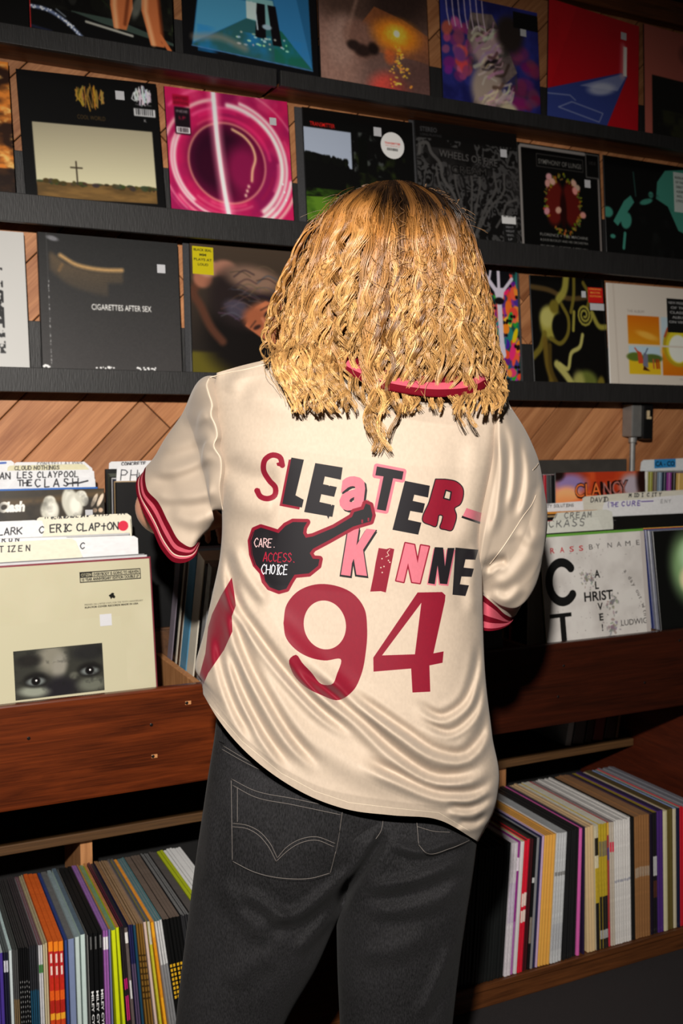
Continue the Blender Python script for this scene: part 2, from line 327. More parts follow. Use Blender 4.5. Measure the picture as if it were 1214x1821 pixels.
def planks():
    rg = random.Random(5); X0, X1, Z0, Z1 = -.05, 3.0, .90, 2.50
    ca = math.cos(math.radians(46)); sa = math.sin(math.radians(46)); W = .098
    u = np.array([ca, sa]); n = np.array([-sa, ca])                     # plank direction, across
    t = (np.array([X1, Z0]) @ n)
    k = 0
    while t < np.array([X0, Z1]) @ n:
        s = -1.0 + rg.uniform(0, .5)
        while s < 4.2:
            L = rg.uniform(.55, 1.15); g = .0012
            loc = [(s + g, t + g), (s + L - g, t + g), (s + L - g, t + W - g), (s + g, t + W - g)]
            P = [tuple(np.array(q[0]) * u + np.array(q[1]) * n) for q in loc]
            for nn, c in (((1, 0), X1), ((-1, 0), -X0), ((0, 1), Z1), ((0, -1), -Z0)):
                if P: P = clip_half(P, np.array(nn, float), c)
            if len(P) >= 3:
                cx = np.mean(P, axis=0); m = len(P); dy = rg.uniform(0, .0025)
                Q = [((p - cx) @ u, (p - cx) @ n) for p in np.array(P)]
                ins = [(a * (1 - .0016 / max(.01, abs(a) + 1e-6)), b * (1 - .0016 / max(.01, abs(b) + 1e-6))) for a, b in Q]
                vs_ = [(a, 0.0, b) for a, b in ins] + [(a, .0016, b) for a, b in Q] + [(a, .010, b) for a, b in Q]
                fs = [tuple(range(m))] + [(i, i + m, (i + 1) % m + m, (i + 1) % m) for i in range(m)] + [(i + m, i + 2 * m, (i + 1) % m + 2 * m, (i + 1) % m + m) for i in range(m)]
                o = mesh_obj('plank', vs_, fs, [M_plank], wall)
                o.location = (cx[0], WALL_Y - dy, cx[1]); o.rotation_euler = (0, -math.radians(46), 0)
            s += L
        t += W
planks()
bevel_box('trim_1', (0, WALL_Y - .035, 2.50), (3.2, WALL_Y + .01, 2.565), [M_trimw], None, .003); tag(bpy.data.objects['trim_1'], kind='structure', label='brown timber rail above the top row of records')

# ------------------------------------------------------------------ black display ledges
ROWS = [(2.262, 2.122), (2.285, 1.782), (2.285, 1.414)]                  # y, z of the foot of the leaning records
LIPY = 2.250
def ledge(x0, x1, r, lip_t, lip_b, label):
    y0, z0 = ROWS[r]; ly = LIPY - (.02 if r == 0 else 0)
    e = empty('display_ledge', ((x0 + x1) / 2, WALL_Y - .002, z0)); tag(e, label, 'ledge'); o = e.location
    def part(nm, a, b, bev=.0015):
        return bevel_box(nm, [a[i] - o[i] for i in range(3)], [b[i] - o[i] for i in range(3)], [M_black], e, bev)
    part('front_lip', (x0, ly, lip_b), (x1, ly + .014, lip_t))
    zb = z0 - .008 if r == 0 else z0 - .018; q = part('shelf_board', (x0, ly + .014, zb), (x1, WALL_Y - .003, z0 - .001))
    if r == 0: q.data.materials[0] = M_trimw; q['label'] = 'brown wooden shelf board'
    part('back_rail', (x0, WALL_Y - .022, z0), (x1, WALL_Y - .003, z0 + .135))
    return e
ledge(-.05, .905, 0, 2.148, 2.108, 'left length of the topmost black display ledge, under the car and blue-room records')
ledge(.915, 3.0, 0, 2.147, 2.112, 'right length of the topmost black display ledge, under the red and purple records')
ledge(-.05, 3.0, 1, 1.809, 1.748, 'middle black display ledge, under the landscape and pink ring records')
ledge(-.05, 3.0, 2, 1.441, 1.388, 'lowest black display ledge, just above the bare planks and record bins')

# ------------------------------------------------------------------ electrical box with conduit on the planks
M_galv = mat('galvanised steel', (150, 150, 148), rough=.4, metal=.6, var=.15, scale=40)
M_blackpl = mat('black plastic', (16, 16, 17), rough=.3, var=.1)
M_ivory = mat('ivory plug', (196, 176, 140), rough=.4)
def elec():
    p = at(1136, 748, WALL_Y - .04); e = empty('outlet_box', (p[0], WALL_Y - .003, p[2])); tag(e, 'grey metal outlet box with black cover and conduit on the planks under the lowest ledge', 'outlet box')
    bevel_box('box_body', (-.034, -.045, -.048), (.004, -.001, .05), [M_galv], e, .004)
    c = bevel_box('cover', (.004, -.052, -.056), (.042, -.001, .05), [M_blackpl], e, .006)
    bevel_box('plug', (.014, -.062, .004), (.026, -.052, .012), [M_ivory], c, .002); bevel_box('plug', (.014, -.062, .012), (.019, -.052, .03), [M_ivory], c, .002)
    cyl('conduit', (-.008, -.02, -.048), (-.008, -.02, -.172), .0085, [M_galv], e); cyl('connector', (-.008, -.02, -.046), (-.008, -.02, -.066), .0125, [M_galv], e)
elec()

# ------------------------------------------------------------------ the record bin unit along the wall
M_board = wood('dark varnished board', (58, 22, 8), (108, 46, 17), rough=.3, coat=.35, stretch=(1.0, 11, 11), rnd=.03, wave=4.5, bump=.05)
M_ply = wood('plywood edge', (58, 38, 18), (104, 72, 40), rough=.6, stretch=(1.0, 4, 60), rnd=.06, wave=5)
M_pine = wood('raw pine', (150, 98, 56), (200, 142, 92), rough=.6, stretch=(14, 14, 1.2), rnd=.08)
M_base = wood('brown base board', (66, 36, 16), (108, 62, 30), rough=.45, stretch=(1.0, 12, 12), rnd=.03, coat=.15)
M_inner = wood('bin interior wood', (54, 32, 16), (92, 58, 30), rough=.6, stretch=(8, 1.2, 8), rnd=.1)
M_red = wood('reddish side panel', (56, 20, 9), (84, 32, 14), rough=.45, stretch=(9, 1.2, 9), rnd=.03)
M_screw = mat('dark screw', (38, 34, 32), rough=.4, metal=.7)
M_chip = mat('bare wood at screw', (190, 130, 80), rough=.7)
BIN = empty('record_bin_unit', (1.4, 1.81, 0)); tag(BIN, 'long wooden record bin unit with varnished front board and lower racks along the plank wall', 'record bins')
BX0, BX1 = -.30, 3.0
def bpart(nm, a, b, m, bev=.0015):
    return bevel_box(nm, (a[0] - 1.4, a[1] - 1.81, a[2]), (b[0] - 1.4, b[1] - 1.81, b[2]), [m], BIN, bev)
M_mah = wood('dark mahogany board', (36, 14, 7), (60, 23, 11), rough=.34, coat=.25, stretch=(1.0, 9, 9), rnd=.03, wave=3.2, bump=.08)
fb = bpart('front_board', (BX0, 1.81, .6275), (.862, 1.829, .8195), M_board, .004)
fb2 = bpart('front_board', (.864, 1.81, .6275), (BX1, 1.829, .8195), M_mah, .004); fb2['label'] = 'darker mahogany length of the front board'
for (x, y, chip) in [(332, 1250, 1), (269, 1289, 0), (272, 1345, 1), (963, 1176, 0), (992, 1239, 0), (1146, 1214, 0), (1208, 1139, 0), (1002, 1184, 0), (51, 1313, 0)]:
    p = at(x, y, 1.81); fb_ = fb if p[0] < .863 else fb2
    if chip: bevel_box('chipped_wood', (p[0] - 1.403, -.0006, p[2] - .0035), (p[0] - 1.3915, .001, p[2] + .0035), [M_chip], fb_, .0005)
    cyl('screw', (p[0] - 1.4, -.0012, p[2]), (p[0] - 1.4, .004, p[2]), .0032, [M_screw], fb_, n=10)
bpart('front_tier_floor', (BX0, 1.829, .725), (BX1, 2.130, .743), M_inner)
bpart('tier_riser', (BX0, 2.130, .70), (BX1, 2.138, .864), M_inner)
bpart('back_tier_floor', (BX0, 2.138, .850), (BX1, WALL_Y - .003, .868), M_inner)
bpart('back_board', (BX0, WALL_Y - .016, .868), (BX1, WALL_Y - .003, 1.16), M_inner)
M_gdark = mat('dark grey worn board', (58, 54, 50), rough=.7, var=.4, scale=30)
bpart('back_board', (1.45, WALL_Y - .030, .868), (2.06, WALL_Y - .0165, 1.222), M_gdark)
DIVX = [.575, .963, 1.352, 1.7515]                                     # low dividers between the bins
for x in DIVX:
    bpart('bin_divider', (x - .007, 1.829, .743), (x + .007, 2.130, .815), M_pine if x < 1 else M_inner)
    x -= .091 if x < .6 else .16 if x > 1.7 else 0
    bpart('bin_divider', (x - .007, 2.140, .868), (x + .007, WALL_Y - .016, .955), M_inner)
bpart('plywood_shelf', (BX0, 2.11, .424), (1.925, WALL_Y - .003, .444), M_ply)
bpart('base_board', (BX0, 1.806, 0), (BX1, 1.824, .0535), M_base, .003)
bpart('rack_floor', (BX0, 1.824, .038), (BX1, WALL_Y - .003, .0545), M_base)
bpart('rack_lip', (BX0, 1.801, .043), (BX1, 1.806, .0575), M_base, .001)
bpart('rack_post', (.398, 2.135, .0545), (.424, 2.33, .424), M_pine)
bpart('rack_post', (1.49, 2.135, .0545), (1.512, 2.33, .424), M_pine)
bpart('rack_side_panel', (1.93, 1.832, .0545), (1.95, WALL_Y - .003, .725), M_red)
# ------------------------------------------------------------------ records: one sleeve = one thing
M_edge = mat('sleeve board edge', (150, 145, 138), rough=.6)
M_blk = mat('black sleeve board', (18, 18, 19), rough=.35, var=.2)
M_white_st = mat('white price label', (196, 196, 200), rough=.6, var=.03)
_sm = {}
def sleeve_mesh(w_, t, h, mats):
    k = (round(w_, 4), round(t, 4), round(h, 4), tuple(m.name for m in mats))
    if k in _sm: return _sm[k]
    c = min(.0012, t * .3)
    o8 = [(c, 0), (w_ - c, 0), (w_, c), (w_, t - c), (w_ - c, t), (c, t), (0, t - c), (0, c)]
    V = [(x, y, z) for z in (0, h) for x, y in o8]
    Fc = [tuple(range(7, -1, -1)), tuple(range(8, 16))] + [(i, (i + 1) % 8, (i + 1) % 8 + 8, i + 8) for i in range(8)]
    me = bpy.data.meshes.new('record_sleeve'); me.from_pydata(V, [], Fc)
    for m in mats: me.materials.append(m)
    mi = [1] * 10; mi[2] = 0; mi[3] = 0; mi[9] = 0
    if t < .02 and w_ > .1: mi[3] = mi[9] = 1
    if len(mats) > 2: mi[1] = 2
    me.polygons.foreach_set('material_index', np.array(mi, np.int32))
    uv = me.uv_layers.new(name='UVMap'); li = np.empty(len(me.loops), np.int32); me.loops.foreach_get('vertex_index', li)
    U = np.array([(x / w_, z / h) for x, y, z in V], np.float32); uv.data.foreach_set('uv', U[li].ravel()); me.update()
    _sm[k] = me; return me
def sleeve(label, x, y, z, w_, t, h, mats, lean=0.0, roll=0.0, yaw=0.0, group=None, name='record_sleeve'):
    o = bpy.data.objects.new(name, sleeve_mesh(w_, t, h, mats)); COL.objects.link(o); o.location = (x, y, z + t * math.sin(abs(lean)) + max(0, w_ * math.sin(roll))); o.rotation_euler = (-lean, roll, yaw)
    return tag(o, label, 'record', group)
def sticker(p, name, w_, h, u0, v0, u1, v1, m, label=None):              # u right, v down, fractions of the cover
    o = mesh_obj(name, *box_vf((u0 * w_, -.0007, (1 - v1) * h), (u1 * w_, -.0001, (1 - v0) * h)), mats=[m], parent=p)
    if m.name.startswith('print'):
        uv = o.data.uv_layers.new(name='UVMap'); co = [o.data.vertices[l.vertex_index].co for l in o.data.loops]
        for l, c in zip(uv.data, co): l.uv = ((c.x / w_ - u0) / (u1 - u0), (c.z / h - (1 - v1)) / (v1 - v0))
    if label: o['label'] = label
    return o
R_ = random.Random(11)
def rgbj(c, d): return tuple(max(0, min(255, v + R_.uniform(-d, d))) for v in c)
GAIN = 1.45
def P_(name, cv, g=None, rough=.28, coat=.25): return img_mat('print ' + name, cv.gain(GAIN if g is None else g), rough=rough, coat=coat, bump=.12)

# ---- printed covers, painted in plain shapes (cover units 0..100)
def c_car():
    c = Cv(320, 320, (10, 9, 9)); c.blend_noise((44, 46, 36), 5, 3, .4, .8, .8, box=(0, 40, 100, 74)); c.ell(29, 62, 6, 10, (8, 8, 8), .3); c.ell(29, 62, 3, 5, (30, 30, 28), .5); c.ell(46, 60, 5, 9, (14, 14, 12), .3)
    c.poly([(28, 71), (60, 72), (100, 82), (100, 84), (60, 78), (28, 73)], (52, 66, 60)); c.poly([(0, 71), (30, 72), (99, 88), (99, 100), (0, 100)], (9, 9, 10)); c.blend_noise((60, 80, 44), 14, 8, .55, .8, .8, box=(80, 40, 100, 80))
    c.line([(50, 60), (64, 74)], 1.2, (24, 30, 18)); c.line([(58, 60), (66, 72)], 1, (120, 90, 30)); c.line([(0, 72.5), (12, 73.5), (22, 78), (30, 84), (38, 92)], 2.4, (120, 135, 170), .9, 1.2, 30)
    for k in range(60): t = R_.random(); q = spl([(0, 72.5), (12, 73.5), (22, 78), (30, 84), (38, 92)], 50)[int(t * 49)]; c.ell(q[0] + R_.uniform(-1, 1), q[1] + R_.uniform(-1, 1), .5, .5, (225, 232, 245))
    c.line([(18, 72), (24, 76)], 1.2, (90, 96, 104)); c.line([(38, 77), (70, 81.5)], 1.8, (170, 170, 160), .9, .8); c.line([(0, 86), (14, 88)], 2, (30, 36, 60), .8, 1)
    for x0, x1, xb0, xb1, yb in ((56, 71, 56, 66, 78), (78, 90, 82, 93, 86)):
        c.poly([(x0, 40), (x1, 40), (x1, 62), (xb1, yb), (xb0 + 1, yb), (x0 - 1, 62)], (176, 98, 56)); c.line([(x0 + 3, 40), (x0 + 2, 62), (xb0 + 3, yb - 1)], 3, (226, 168, 120), .75, 1.5); c.line([(x1 - 1, 40), (xb1 - 1, yb - 4)], 2.4, (96, 44, 22), .8, 1.2)
    c.line([(60, 44), (61, 56)], .8, (20, 10, 6)); c.line([(90, 78), (97, 88)], 3, (176, 98, 56)); c.rect(0, 0, .9, 100, (190, 40, 40)); c.ell(74, 60, 3, 9, (200, 205, 190), .8, .3, .35); return c
def c_room():
    c = Cv(320, 320, (12, 12, 14)); c.poly([(17, 0), (93, 0), (95, 84), (6, 80)], (36, 96, 140)); c.poly([(12, 40), (46, 40), (46, 53), (7, 78)], (70, 140, 176)); c.poly([(84, 30), (95, 84), (70, 57), (66, 30)], (48, 116, 168))
    c.poly([(46, 36), (66, 36), (70, 57), (46, 53)], (120, 170, 172)); c.rect(46, 40, 54, 53, (186, 206, 204)); c.poly([(46, 53), (70, 57), (95, 84), (6, 80)], (40, 88, 92)); c.poly([(66, 58), (72, 58), (93, 83), (66, 82)], (24, 96, 76), .8)
    c.blend_noise((30, 120, 190), 6, 4, .45, .8, .7, box=(10, 64, 95, 84)); c.poly([(54, 40), (60, 40), (60, 66), (52, 66)], (14, 12, 16)); c.poly([(62, 40), (68, 40), (72, 70), (65, 70)], (14, 12, 16)); c.line([(50, 40), (53, 48), (54, 60)], 1, (190, 210, 220)); c.ell(61, 57, 3.5, 2, (150, 175, 190), .5)
    for k in range(26): c.ell(R_.uniform(30, 76), R_.uniform(64, 74), R_.uniform(.6, 1.6), .8, rgbj((150, 190, 180), 30), .5)
    c.line([(8, 74), (26, 71), (44, 76)], 5, (150, 135, 120), .55, 1.6, 20); c.line([(6, 80.5), (95, 84.5)], .8, (70, 120, 170)); return c
def c_sun():
    c = Cv(320, 320); c.grad((84, 60, 50), (110, 84, 78)); c.ell(10, 72, 26, 34, (140, 106, 94), .9); c.ell(64, 10, 40, 30, (46, 32, 28), .9); c.ell(22, 14, 26, 26, (72, 52, 44), .9); c.poly([(34, 44), (50, 24), (76, 30), (100, 40), (100, 62), (52, 60)], (170, 92, 44), .55)
    c.ell(36, 52, 18, 14, (112, 78, 66), .8); c.ell(20, 56, 13, 20, (150, 118, 106), .9, .2); c.ell(34, 50, 12, 12, (118, 84, 72), .7); c.line([(34, 22), (28, 40), (25, 54), (30, 64)], 3, (156, 120, 104), .5, 1.6, 20); c.ell(38, 61, 8, 5, (40, 27, 24), .8); c.ell(30, 58, 6, 4, (40, 28, 26), .8); c.ell(48, 58, 5, 5, (30, 20, 18), .8); c.ell(62, 90, 18, 14, (196, 70, 60), .9); c.poly([(52, 50), (100, 62), (100, 64), (52, 54)], (150, 90, 50), .5); c.ell(96, 84, 30, 26, (78, 52, 48), .9, 0, .7)
    c.ell(70, 44, 20, 12, (226, 132, 30), 1.0); c.ell(70, 43, 9, 7, (250, 176, 50), 1.0); c.ell(70, 42.5, 2.8, 2.8, (255, 244, 190), .5)
    for k in range(60): y = R_.uniform(52, 86); s = 1.5 + (y - 50) * .12; c.ell(71 + R_.gauss(0, s), y, R_.uniform(.6, 1.8), .8, rgbj((236, 170, 60), 30), .5, 0, .8)
    c.ell(63, 62, 5, 6, (200, 90, 40), 1.0, 0, .7); c.grain(.12, 60, 4); return c
def c_statue():
    c = Cv(320, 320, (40, 44, 118)); c.blend_noise((24, 26, 80), 6, 8, .4, .7)
    for k in range(34): a = R_.uniform(0, 6.3); r = R_.uniform(3, 7); c.ell(R_.uniform(4, 30), R_.uniform(22, 70), r, r * .8, rgbj(R_.choice([(206, 84, 76), (150, 60, 110), (120, 50, 110), (180, 90, 130)]), 20), .6, a, .85)
    for k in range(22): c.ell(R_.uniform(74, 98), R_.uniform(36, 86), R_.uniform(4, 9), R_.uniform(3, 7), rgbj((110, 36, 76), 20), .8, 0, .7)
    c.poly([(30, 12), (52, 10), (66, 34), (76, 56), (58, 72), (70, 88), (70, 100), (26, 100), (32, 82), (42, 66), (34, 46), (26, 34)], (120, 104, 98)); c.blend_noise((64, 54, 58), 9, 12, .45, .75, .9, box=(26, 10, 76, 100))
    c.ell(46, 40, 16, 12, (166, 140, 142), .7, -.5); c.ell(44, 72, 15, 20, (158, 140, 128), .6, .3); c.ell(50, 52, 8, 4, (30, 22, 26), .6, -.4)
    for k in range(60): y = R_.uniform(22, 94); x = R_.uniform(30, 58) + (6 if y > 70 else 0); c.line([(x, y), (x + R_.uniform(3, 8), y - R_.uniform(0, 7)), (x + R_.uniform(8, 15), y - R_.uniform(3, 12))], R_.uniform(1, 3.4), rgbj(R_.choice([(190, 168, 158), (170, 130, 160), (58, 48, 44), (205, 190, 170)]), 14), .7, 1.0, 12)
    c.ell(70, 24, 14, 16, (38, 30, 28), .7); c.ell(66, 90, 9, 7, (180, 168, 140), .7); c.ell(68, 93, 4, 3, (60, 52, 40), .6)
    for x in (6, 12, 18, 24, 30, 36, 42): c.line([(x, 0), (x + 1, 16), (x + 3, 26)], 1.1, (206, 186, 200), .85)
    c.rect(74, 3, 100, 17, (8, 7, 9)); return c
def c_redroad():
    c = Cv(320, 320, (178, 10, 26)); c.poly([(0, 0), (30, 0), (0, 80)], (196, 14, 28), .6); c.blend_noise((150, 6, 22), 3, 2, .5, .8, .5); c.poly([(0, 73), (80, 44), (87, 45), (64, 93), (60, 100), (0, 100)], (48, 62, 130)); c.poly([(34, 64), (80, 45), (85, 47), (76, 60)], (150, 156, 190), .7); c.ell(58, 62, 15, 5, (190, 194, 212), .8, -.25, .8)
    for q in ([(0, 77), (24, 74), (30, 77)], [(12, 86), (26, 79), (60, 82), (56, 90), (12, 86)]): c.line(q, 1, (150, 158, 190), .7)
    c.rect(82, 21, 86, 46, (240, 232, 224)); c.line([(81.5, 21), (81, 46)], 5, (236, 180, 176), .5, 1.8); return c
def c_salmon():
    c = Cv(320, 320, (176, 92, 78)); c.rect(8, 42, 100, 94, (14, 14, 12)); c.blend_noise((40, 42, 22), 9, 6, .45, .7, .9, box=(8, 70, 92, 92)); c.ell(45, 18, 9, 9, (120, 60, 52), .5, 0, .6); c.ell(45, 16, 4, 5, (70, 40, 38), .5); return c
def c_rust():
    c = Cv(200, 320, (40, 22, 14), vh=100, vw=100); c.blend_noise((206, 120, 46), 5, 9, .42, .66, .95, aniso=2.2); c.blend_noise((236, 190, 110), 9, 21, .6, .75, .8, aniso=2); c.rect(0, 74, 100, 100, (30, 20, 16), .85); return c
def c_land():
    c = Cv(320, 320, (9, 9, 10)); y0, y1 = 36.5, 90.5
    for i in range(40): t = i / 40; c.rect(8, y0 + t * 43, 94, y0 + (t + .03) * 43 + .6, tuple(np.array((158, 150, 126)) * (1 - t) + np.array((204, 198, 164)) * t))
    c.rect(8, 78.5, 94, y1, (92, 70, 40)); c.blend_noise((130, 98, 54), 6, 14, .4, .7, .8, box=(8, 80, 94, 90.5), aniso=4)
    for k in range(60): x = R_.uniform(8, 94); c.ell(x, 79.5 - 1.6 * math.exp(-((x - 12) / 9) ** 2) + R_.uniform(-1, 1), R_.uniform(1, 3), R_.uniform(.6, 1.8), rgbj((62, 58, 38), 12), .6)
    c.line([(36.5, 63), (36.5, 80)], 1, (60, 52, 40)); c.line([(32.5, 67.5), (40.5, 67.5)], 1, (60, 52, 40))
    for x0, x1, yy, hh, col in ((40, 60, 7, 15, (158, 118, 48)), (82, 95, 4, 11, (200, 200, 202))):
        for k in range(34): x = R_.uniform(x0, x1); t = 1 - abs(x - (x0 + x1) / 2) / ((x1 - x0) / 2); a = yy + R_.uniform(0, 3) + (1 - t) * 2; c.line([(x, a - R_.uniform(0, 3) * t), (x + R_.uniform(-2, 2), a + hh * .4), (x + R_.uniform(-1, 1), a + hh * (.5 + .55 * t))], R_.uniform(.5, 1.1), rgbj(col, 18), .95)
    c.text('COOL WORLD', 50, 31.5, 4.4, (96, 72, 34), width=20, anchor='c'); c.text('THE NEW RECORD', 83, 17.6, 1.6, (190, 190, 190), width=12)
    c.rect(81.5, 19.8, 97.5, 25.5, (196, 196, 198))
    for k in range(9): c.rect(83 + k * 1.5, 20, 83.4 + k * 1.5 + R_.uniform(0, .5), 24.6, (30, 30, 32))
    c.text('K', 88.5, 29.6, 3, (150, 150, 150), bold=.03); return c
def c_ring():
    c = Cv(360, 360, (176, 24, 78)); c.blend_noise((110, 16, 66), 4, 3, .35, .7, .8); c.blend_noise((226, 90, 130), 5, 8, .55, .8, .5)
    for k in range(46): r = R_.uniform(33, 62); a0 = R_.uniform(0, 6.3); a1 = a0 + R_.uniform(.5, 1.9); c.line([(47 + r * 1.0 * math.cos(a), 52 + r * .93 * math.sin(a)) for a in np.linspace(a0, a1, 24)], R_.uniform(.5, 2.6), rgbj(R_.choice([(232, 110, 140), (244, 176, 180), (210, 40, 96), (150, 16, 70), (252, 226, 206)]), 12), R_.uniform(.35, .8), 1.0)
    for r, w_, a0, a1 in ((46, 3.2, -1.5, .9), (50, 2.2, -1.3, 1.4), (41, 2.0, 2.3, 3.9), (43.5, 1.4, 1.9, 3.6), (54, 2.6, .2, 1.5)): c.line([(46 + r * math.cos(a), 52 + r * .95 * math.sin(a)) for a in np.linspace(a0, a1, 40)], w_, (255, 236, 224), .85, 1.2)
    c.ell(47, 52, 31, 30, (92, 8, 48), .12); c.ell(42, 50, 25, 25, (40, 5, 26), .7); c.ell(60, 56, 14, 18, (118, 18, 62), .9); c.ell(32, 54, 9, 12, (44, 4, 26), .8)
    c.line([(47 + 31 * math.cos(a), 52 + 30 * math.sin(a)) for a in np.linspace(0, 6.3, 90)], .9, (250, 196, 150), .9)
    c.line([(52, 26), (62, 31), (68, 38), (70, 46), (67, 56), (66, 64)], 1.5, (246, 216, 150), .95, .8, 40)
    for y in (68, 71.5, 75): c.ell(64 - (y - 66) * .4, y, .9, 1.2, (250, 230, 190))
    c.line([(38.5, 0), (40, 40), (43, 72), (47, 100)], 7.5, (240, 130, 160), .7, 1.6, 30); c.line([(38.5, 0), (40, 40), (43, 72), (47, 100)], 3.2, (255, 240, 236), .95, .9, 30)
    c.blur(2); c.rect(6, 5, 19, 13, (150, 12, 44)); c.text('LIMITED', 6.8, 8.6, 3, (40, 4, 14), width=11); c.text('EDITION', 6.8, 12, 3, (40, 4, 14), width=11); c.rect(7, 14, 19, 34, (20, 12, 18)); c.text('INDIE', 13, 18, 2.6, (210, 190, 196), width=9, anchor='c'); c.text('LP', 13, 23, 3.4, (200, 30, 70), width=5, anchor='c'); c.blur(2); c.rect(8, 28.5, 18.4, 33, (228, 220, 224))
    for k in range(7): c.rect(9 + k * 1.25, 29, 9.5 + k * 1.25 + R_.uniform(0, .4), 32.4, (30, 20, 26))
    for q in ((93, 70), (94, 76), (92, 64)): c.ell(q[0], q[1], .6, .8, (255, 240, 240))
    return c
def c_lawn():
    c = Cv(340, 340, (8, 8, 8)); c.poly([(0, 15), (42, 15), (42, 44), (40, 44), (36, 37), (31, 39), (20, 36), (8, 34), (0, 35)], (150, 160, 178))
    for k in range(40): x = R_.uniform(0, 38); c.ell(x, 36.5 + x * .08 + R_.uniform(-1, 2), 1.6, 2.6, (10, 11, 9), .5)
    c.blend_noise((60, 64, 62), 16, 9, .62, .75, .9, box=(44, 14, 76, 48)); c.blend_noise((34, 44, 16), 10, 5, .55, .8, .9, box=(36, 30, 98, 68)); c.rect(48, 18, 56, 46, (7, 8, 7)); c.poly([(0, 69), (40, 66.5), (100, 60), (100, 100), (0, 100)], (78, 112, 30)); c.blend_noise((46, 76, 18), 9, 3, .4, .7, .85, box=(0, 62, 100, 100), aniso=3); c.poly([(0, 87), (30, 90), (0, 100)], (16, 24, 8), .8)
    c.poly([(36, 68), (50, 66), (52, 70), (42, 76), (26, 79)], (190, 196, 206)); c.poly([(42, 66), (48, 62), (54, 60), (56, 72), (46, 72)], (186, 70, 96)); c.ell(52, 59, 2.4, 3.4, (176, 140, 130), .4); c.line([(55, 66), (57, 58)], 1.4, (190, 60, 90)); c.ell(50, 74, 4, 4, (150, 40, 60), .5)
    c.text('TRANSMITTER', 6, 13.4, 4.4, (214, 30, 26), bold=.02, width=22); c.rect(80, 62, 90, 63, (120, 120, 120)); return c
def c_psy():
    c = Cv(340, 340, (16, 15, 15)); n = vnoise(340, 340, 9, 31, 4); m = ((np.sin(n * 34) > .1) & (vnoise(340, 340, 4, 5, 2) > .36)); yy = np.linspace(0, 1, 340)[:, None] * np.ones((1, 340)); m = m & (yy > .13); c.a[m] = np.array((66, 65, 65)) / 255; c.blend_noise((56, 54, 54), 5, 7, .45, .7, .55, box=(0, 20, 100, 92))
    for k in range(18): x = R_.uniform(6, 94); y = R_.uniform(22, 88); r = R_.uniform(1.6, 3.6); c.ell(x, y, r, r, (16, 15, 15), .3); 
    for k in range(9): x = 20 + k * 8; c.line([(48 + (x - 48) * .15, 88), (48 + (x - 48) * .6, 64), (x, 42 + abs(x - 50) * .2), (x + R_.uniform(-4, 4), 36)], 2.2, R_.choice([(20, 19, 19), (76, 74, 73)]), .9, .5, 24)
    c.line([(3, 26), (5, 18), (11, 17), (14, 24), (22, 32), (24, 44), (32, 54), (38, 66), (44, 80)], 3, (82, 80, 79), .9, .4, 40); c.line([(96, 56), (86, 60), (80, 72), (74, 80)], 2, (80, 78, 77), .9, .4, 20)
    c.text('WHEELS OF FIRE', 50, 29, 8, (14, 13, 13), rot=.06, bold=.05, width=58, anchor='c'); c.text('WHEELS OF FIRE', 50, 28.4, 8, (88, 86, 85), rot=.06, bold=.012, width=57, anchor='c'); c.text('CREAM', 50, 39, 9, (12, 11, 11), bold=.07, width=36, anchor='c'); c.text('CREAM', 50, 38.6, 8.4, (60, 58, 57), width=34, anchor='c')
    c.text('STEREO', 5, 8, 5, (66, 66, 68), bold=.03, width=16); c.text('LONG PLAYING', 5, 11.5, 2.6, (66, 66, 68), width=20); return c
def c_wreath():
    c = Cv(300, 300, (8, 8, 8)); c.text('SYMPHONY OF LUNGS', 24, 16.4, 6, (120, 118, 114), bold=.02, width=52); c.line([(22, 8), (78, 8), (78, 19), (22, 19), (22, 8)], .7, (70, 68, 66)); c.ell(42, 50, 11, 20, (96, 22, 16), .4, .1); c.ell(62, 50, 11, 20, (88, 18, 14), .4, -.1); c.ell(52, 56, 4, 17, (34, 6, 6), .7)
    for k in range(110): a = R_.uniform(0, 6.283); r = 1 + R_.uniform(-.1, .12); c.ell(52 + 21 * r * math.cos(a), 51 + 25 * r * math.sin(a), R_.uniform(.7, 2), R_.uniform(.7, 1.4), rgbj(R_.choice([(110, 110, 30), (150, 110, 30), (160, 84, 40), (84, 96, 26)]), 20), .5, a)
    for x, y in ((36, 27), (40, 31), (34, 33), (66, 30), (70, 34), (67, 37), (32, 58), (76, 58), (46, 56)): c.ell(x, y, 3, 3.6, rgbj((206, 150, 146), 16), .6, R_.uniform(0, 3))
    for t, y, s, w0 in (('FLORENCE + THE MACHINE', 80, 3.4, 58), ('& JULES BUCKLEY AND HIS ORCHESTRA', 84.5, 2.8, 58), ('BBC PROMS 11 AT ROYAL ALBERT HALL', 90, 2.6, 58)): c.text(t, 52, y, s, (150, 148, 144), bold=.02, width=w0, anchor='c')
    c.line([(2.5, 98), (2.5, 4), (4, 2.5), (80, 2.5)], 3, (150, 144, 140), .9); c.line([(97, 24), (97, 98)], 2.4, (140, 130, 126), .9); c.line([(82, 2), (98, 2), (98, 23), (82, 23), (82, 2)], 1.4, (80, 78, 76)); c.text('SIDE', 90, 11, 4, (66, 64, 64), anchor='c', width=9); return c
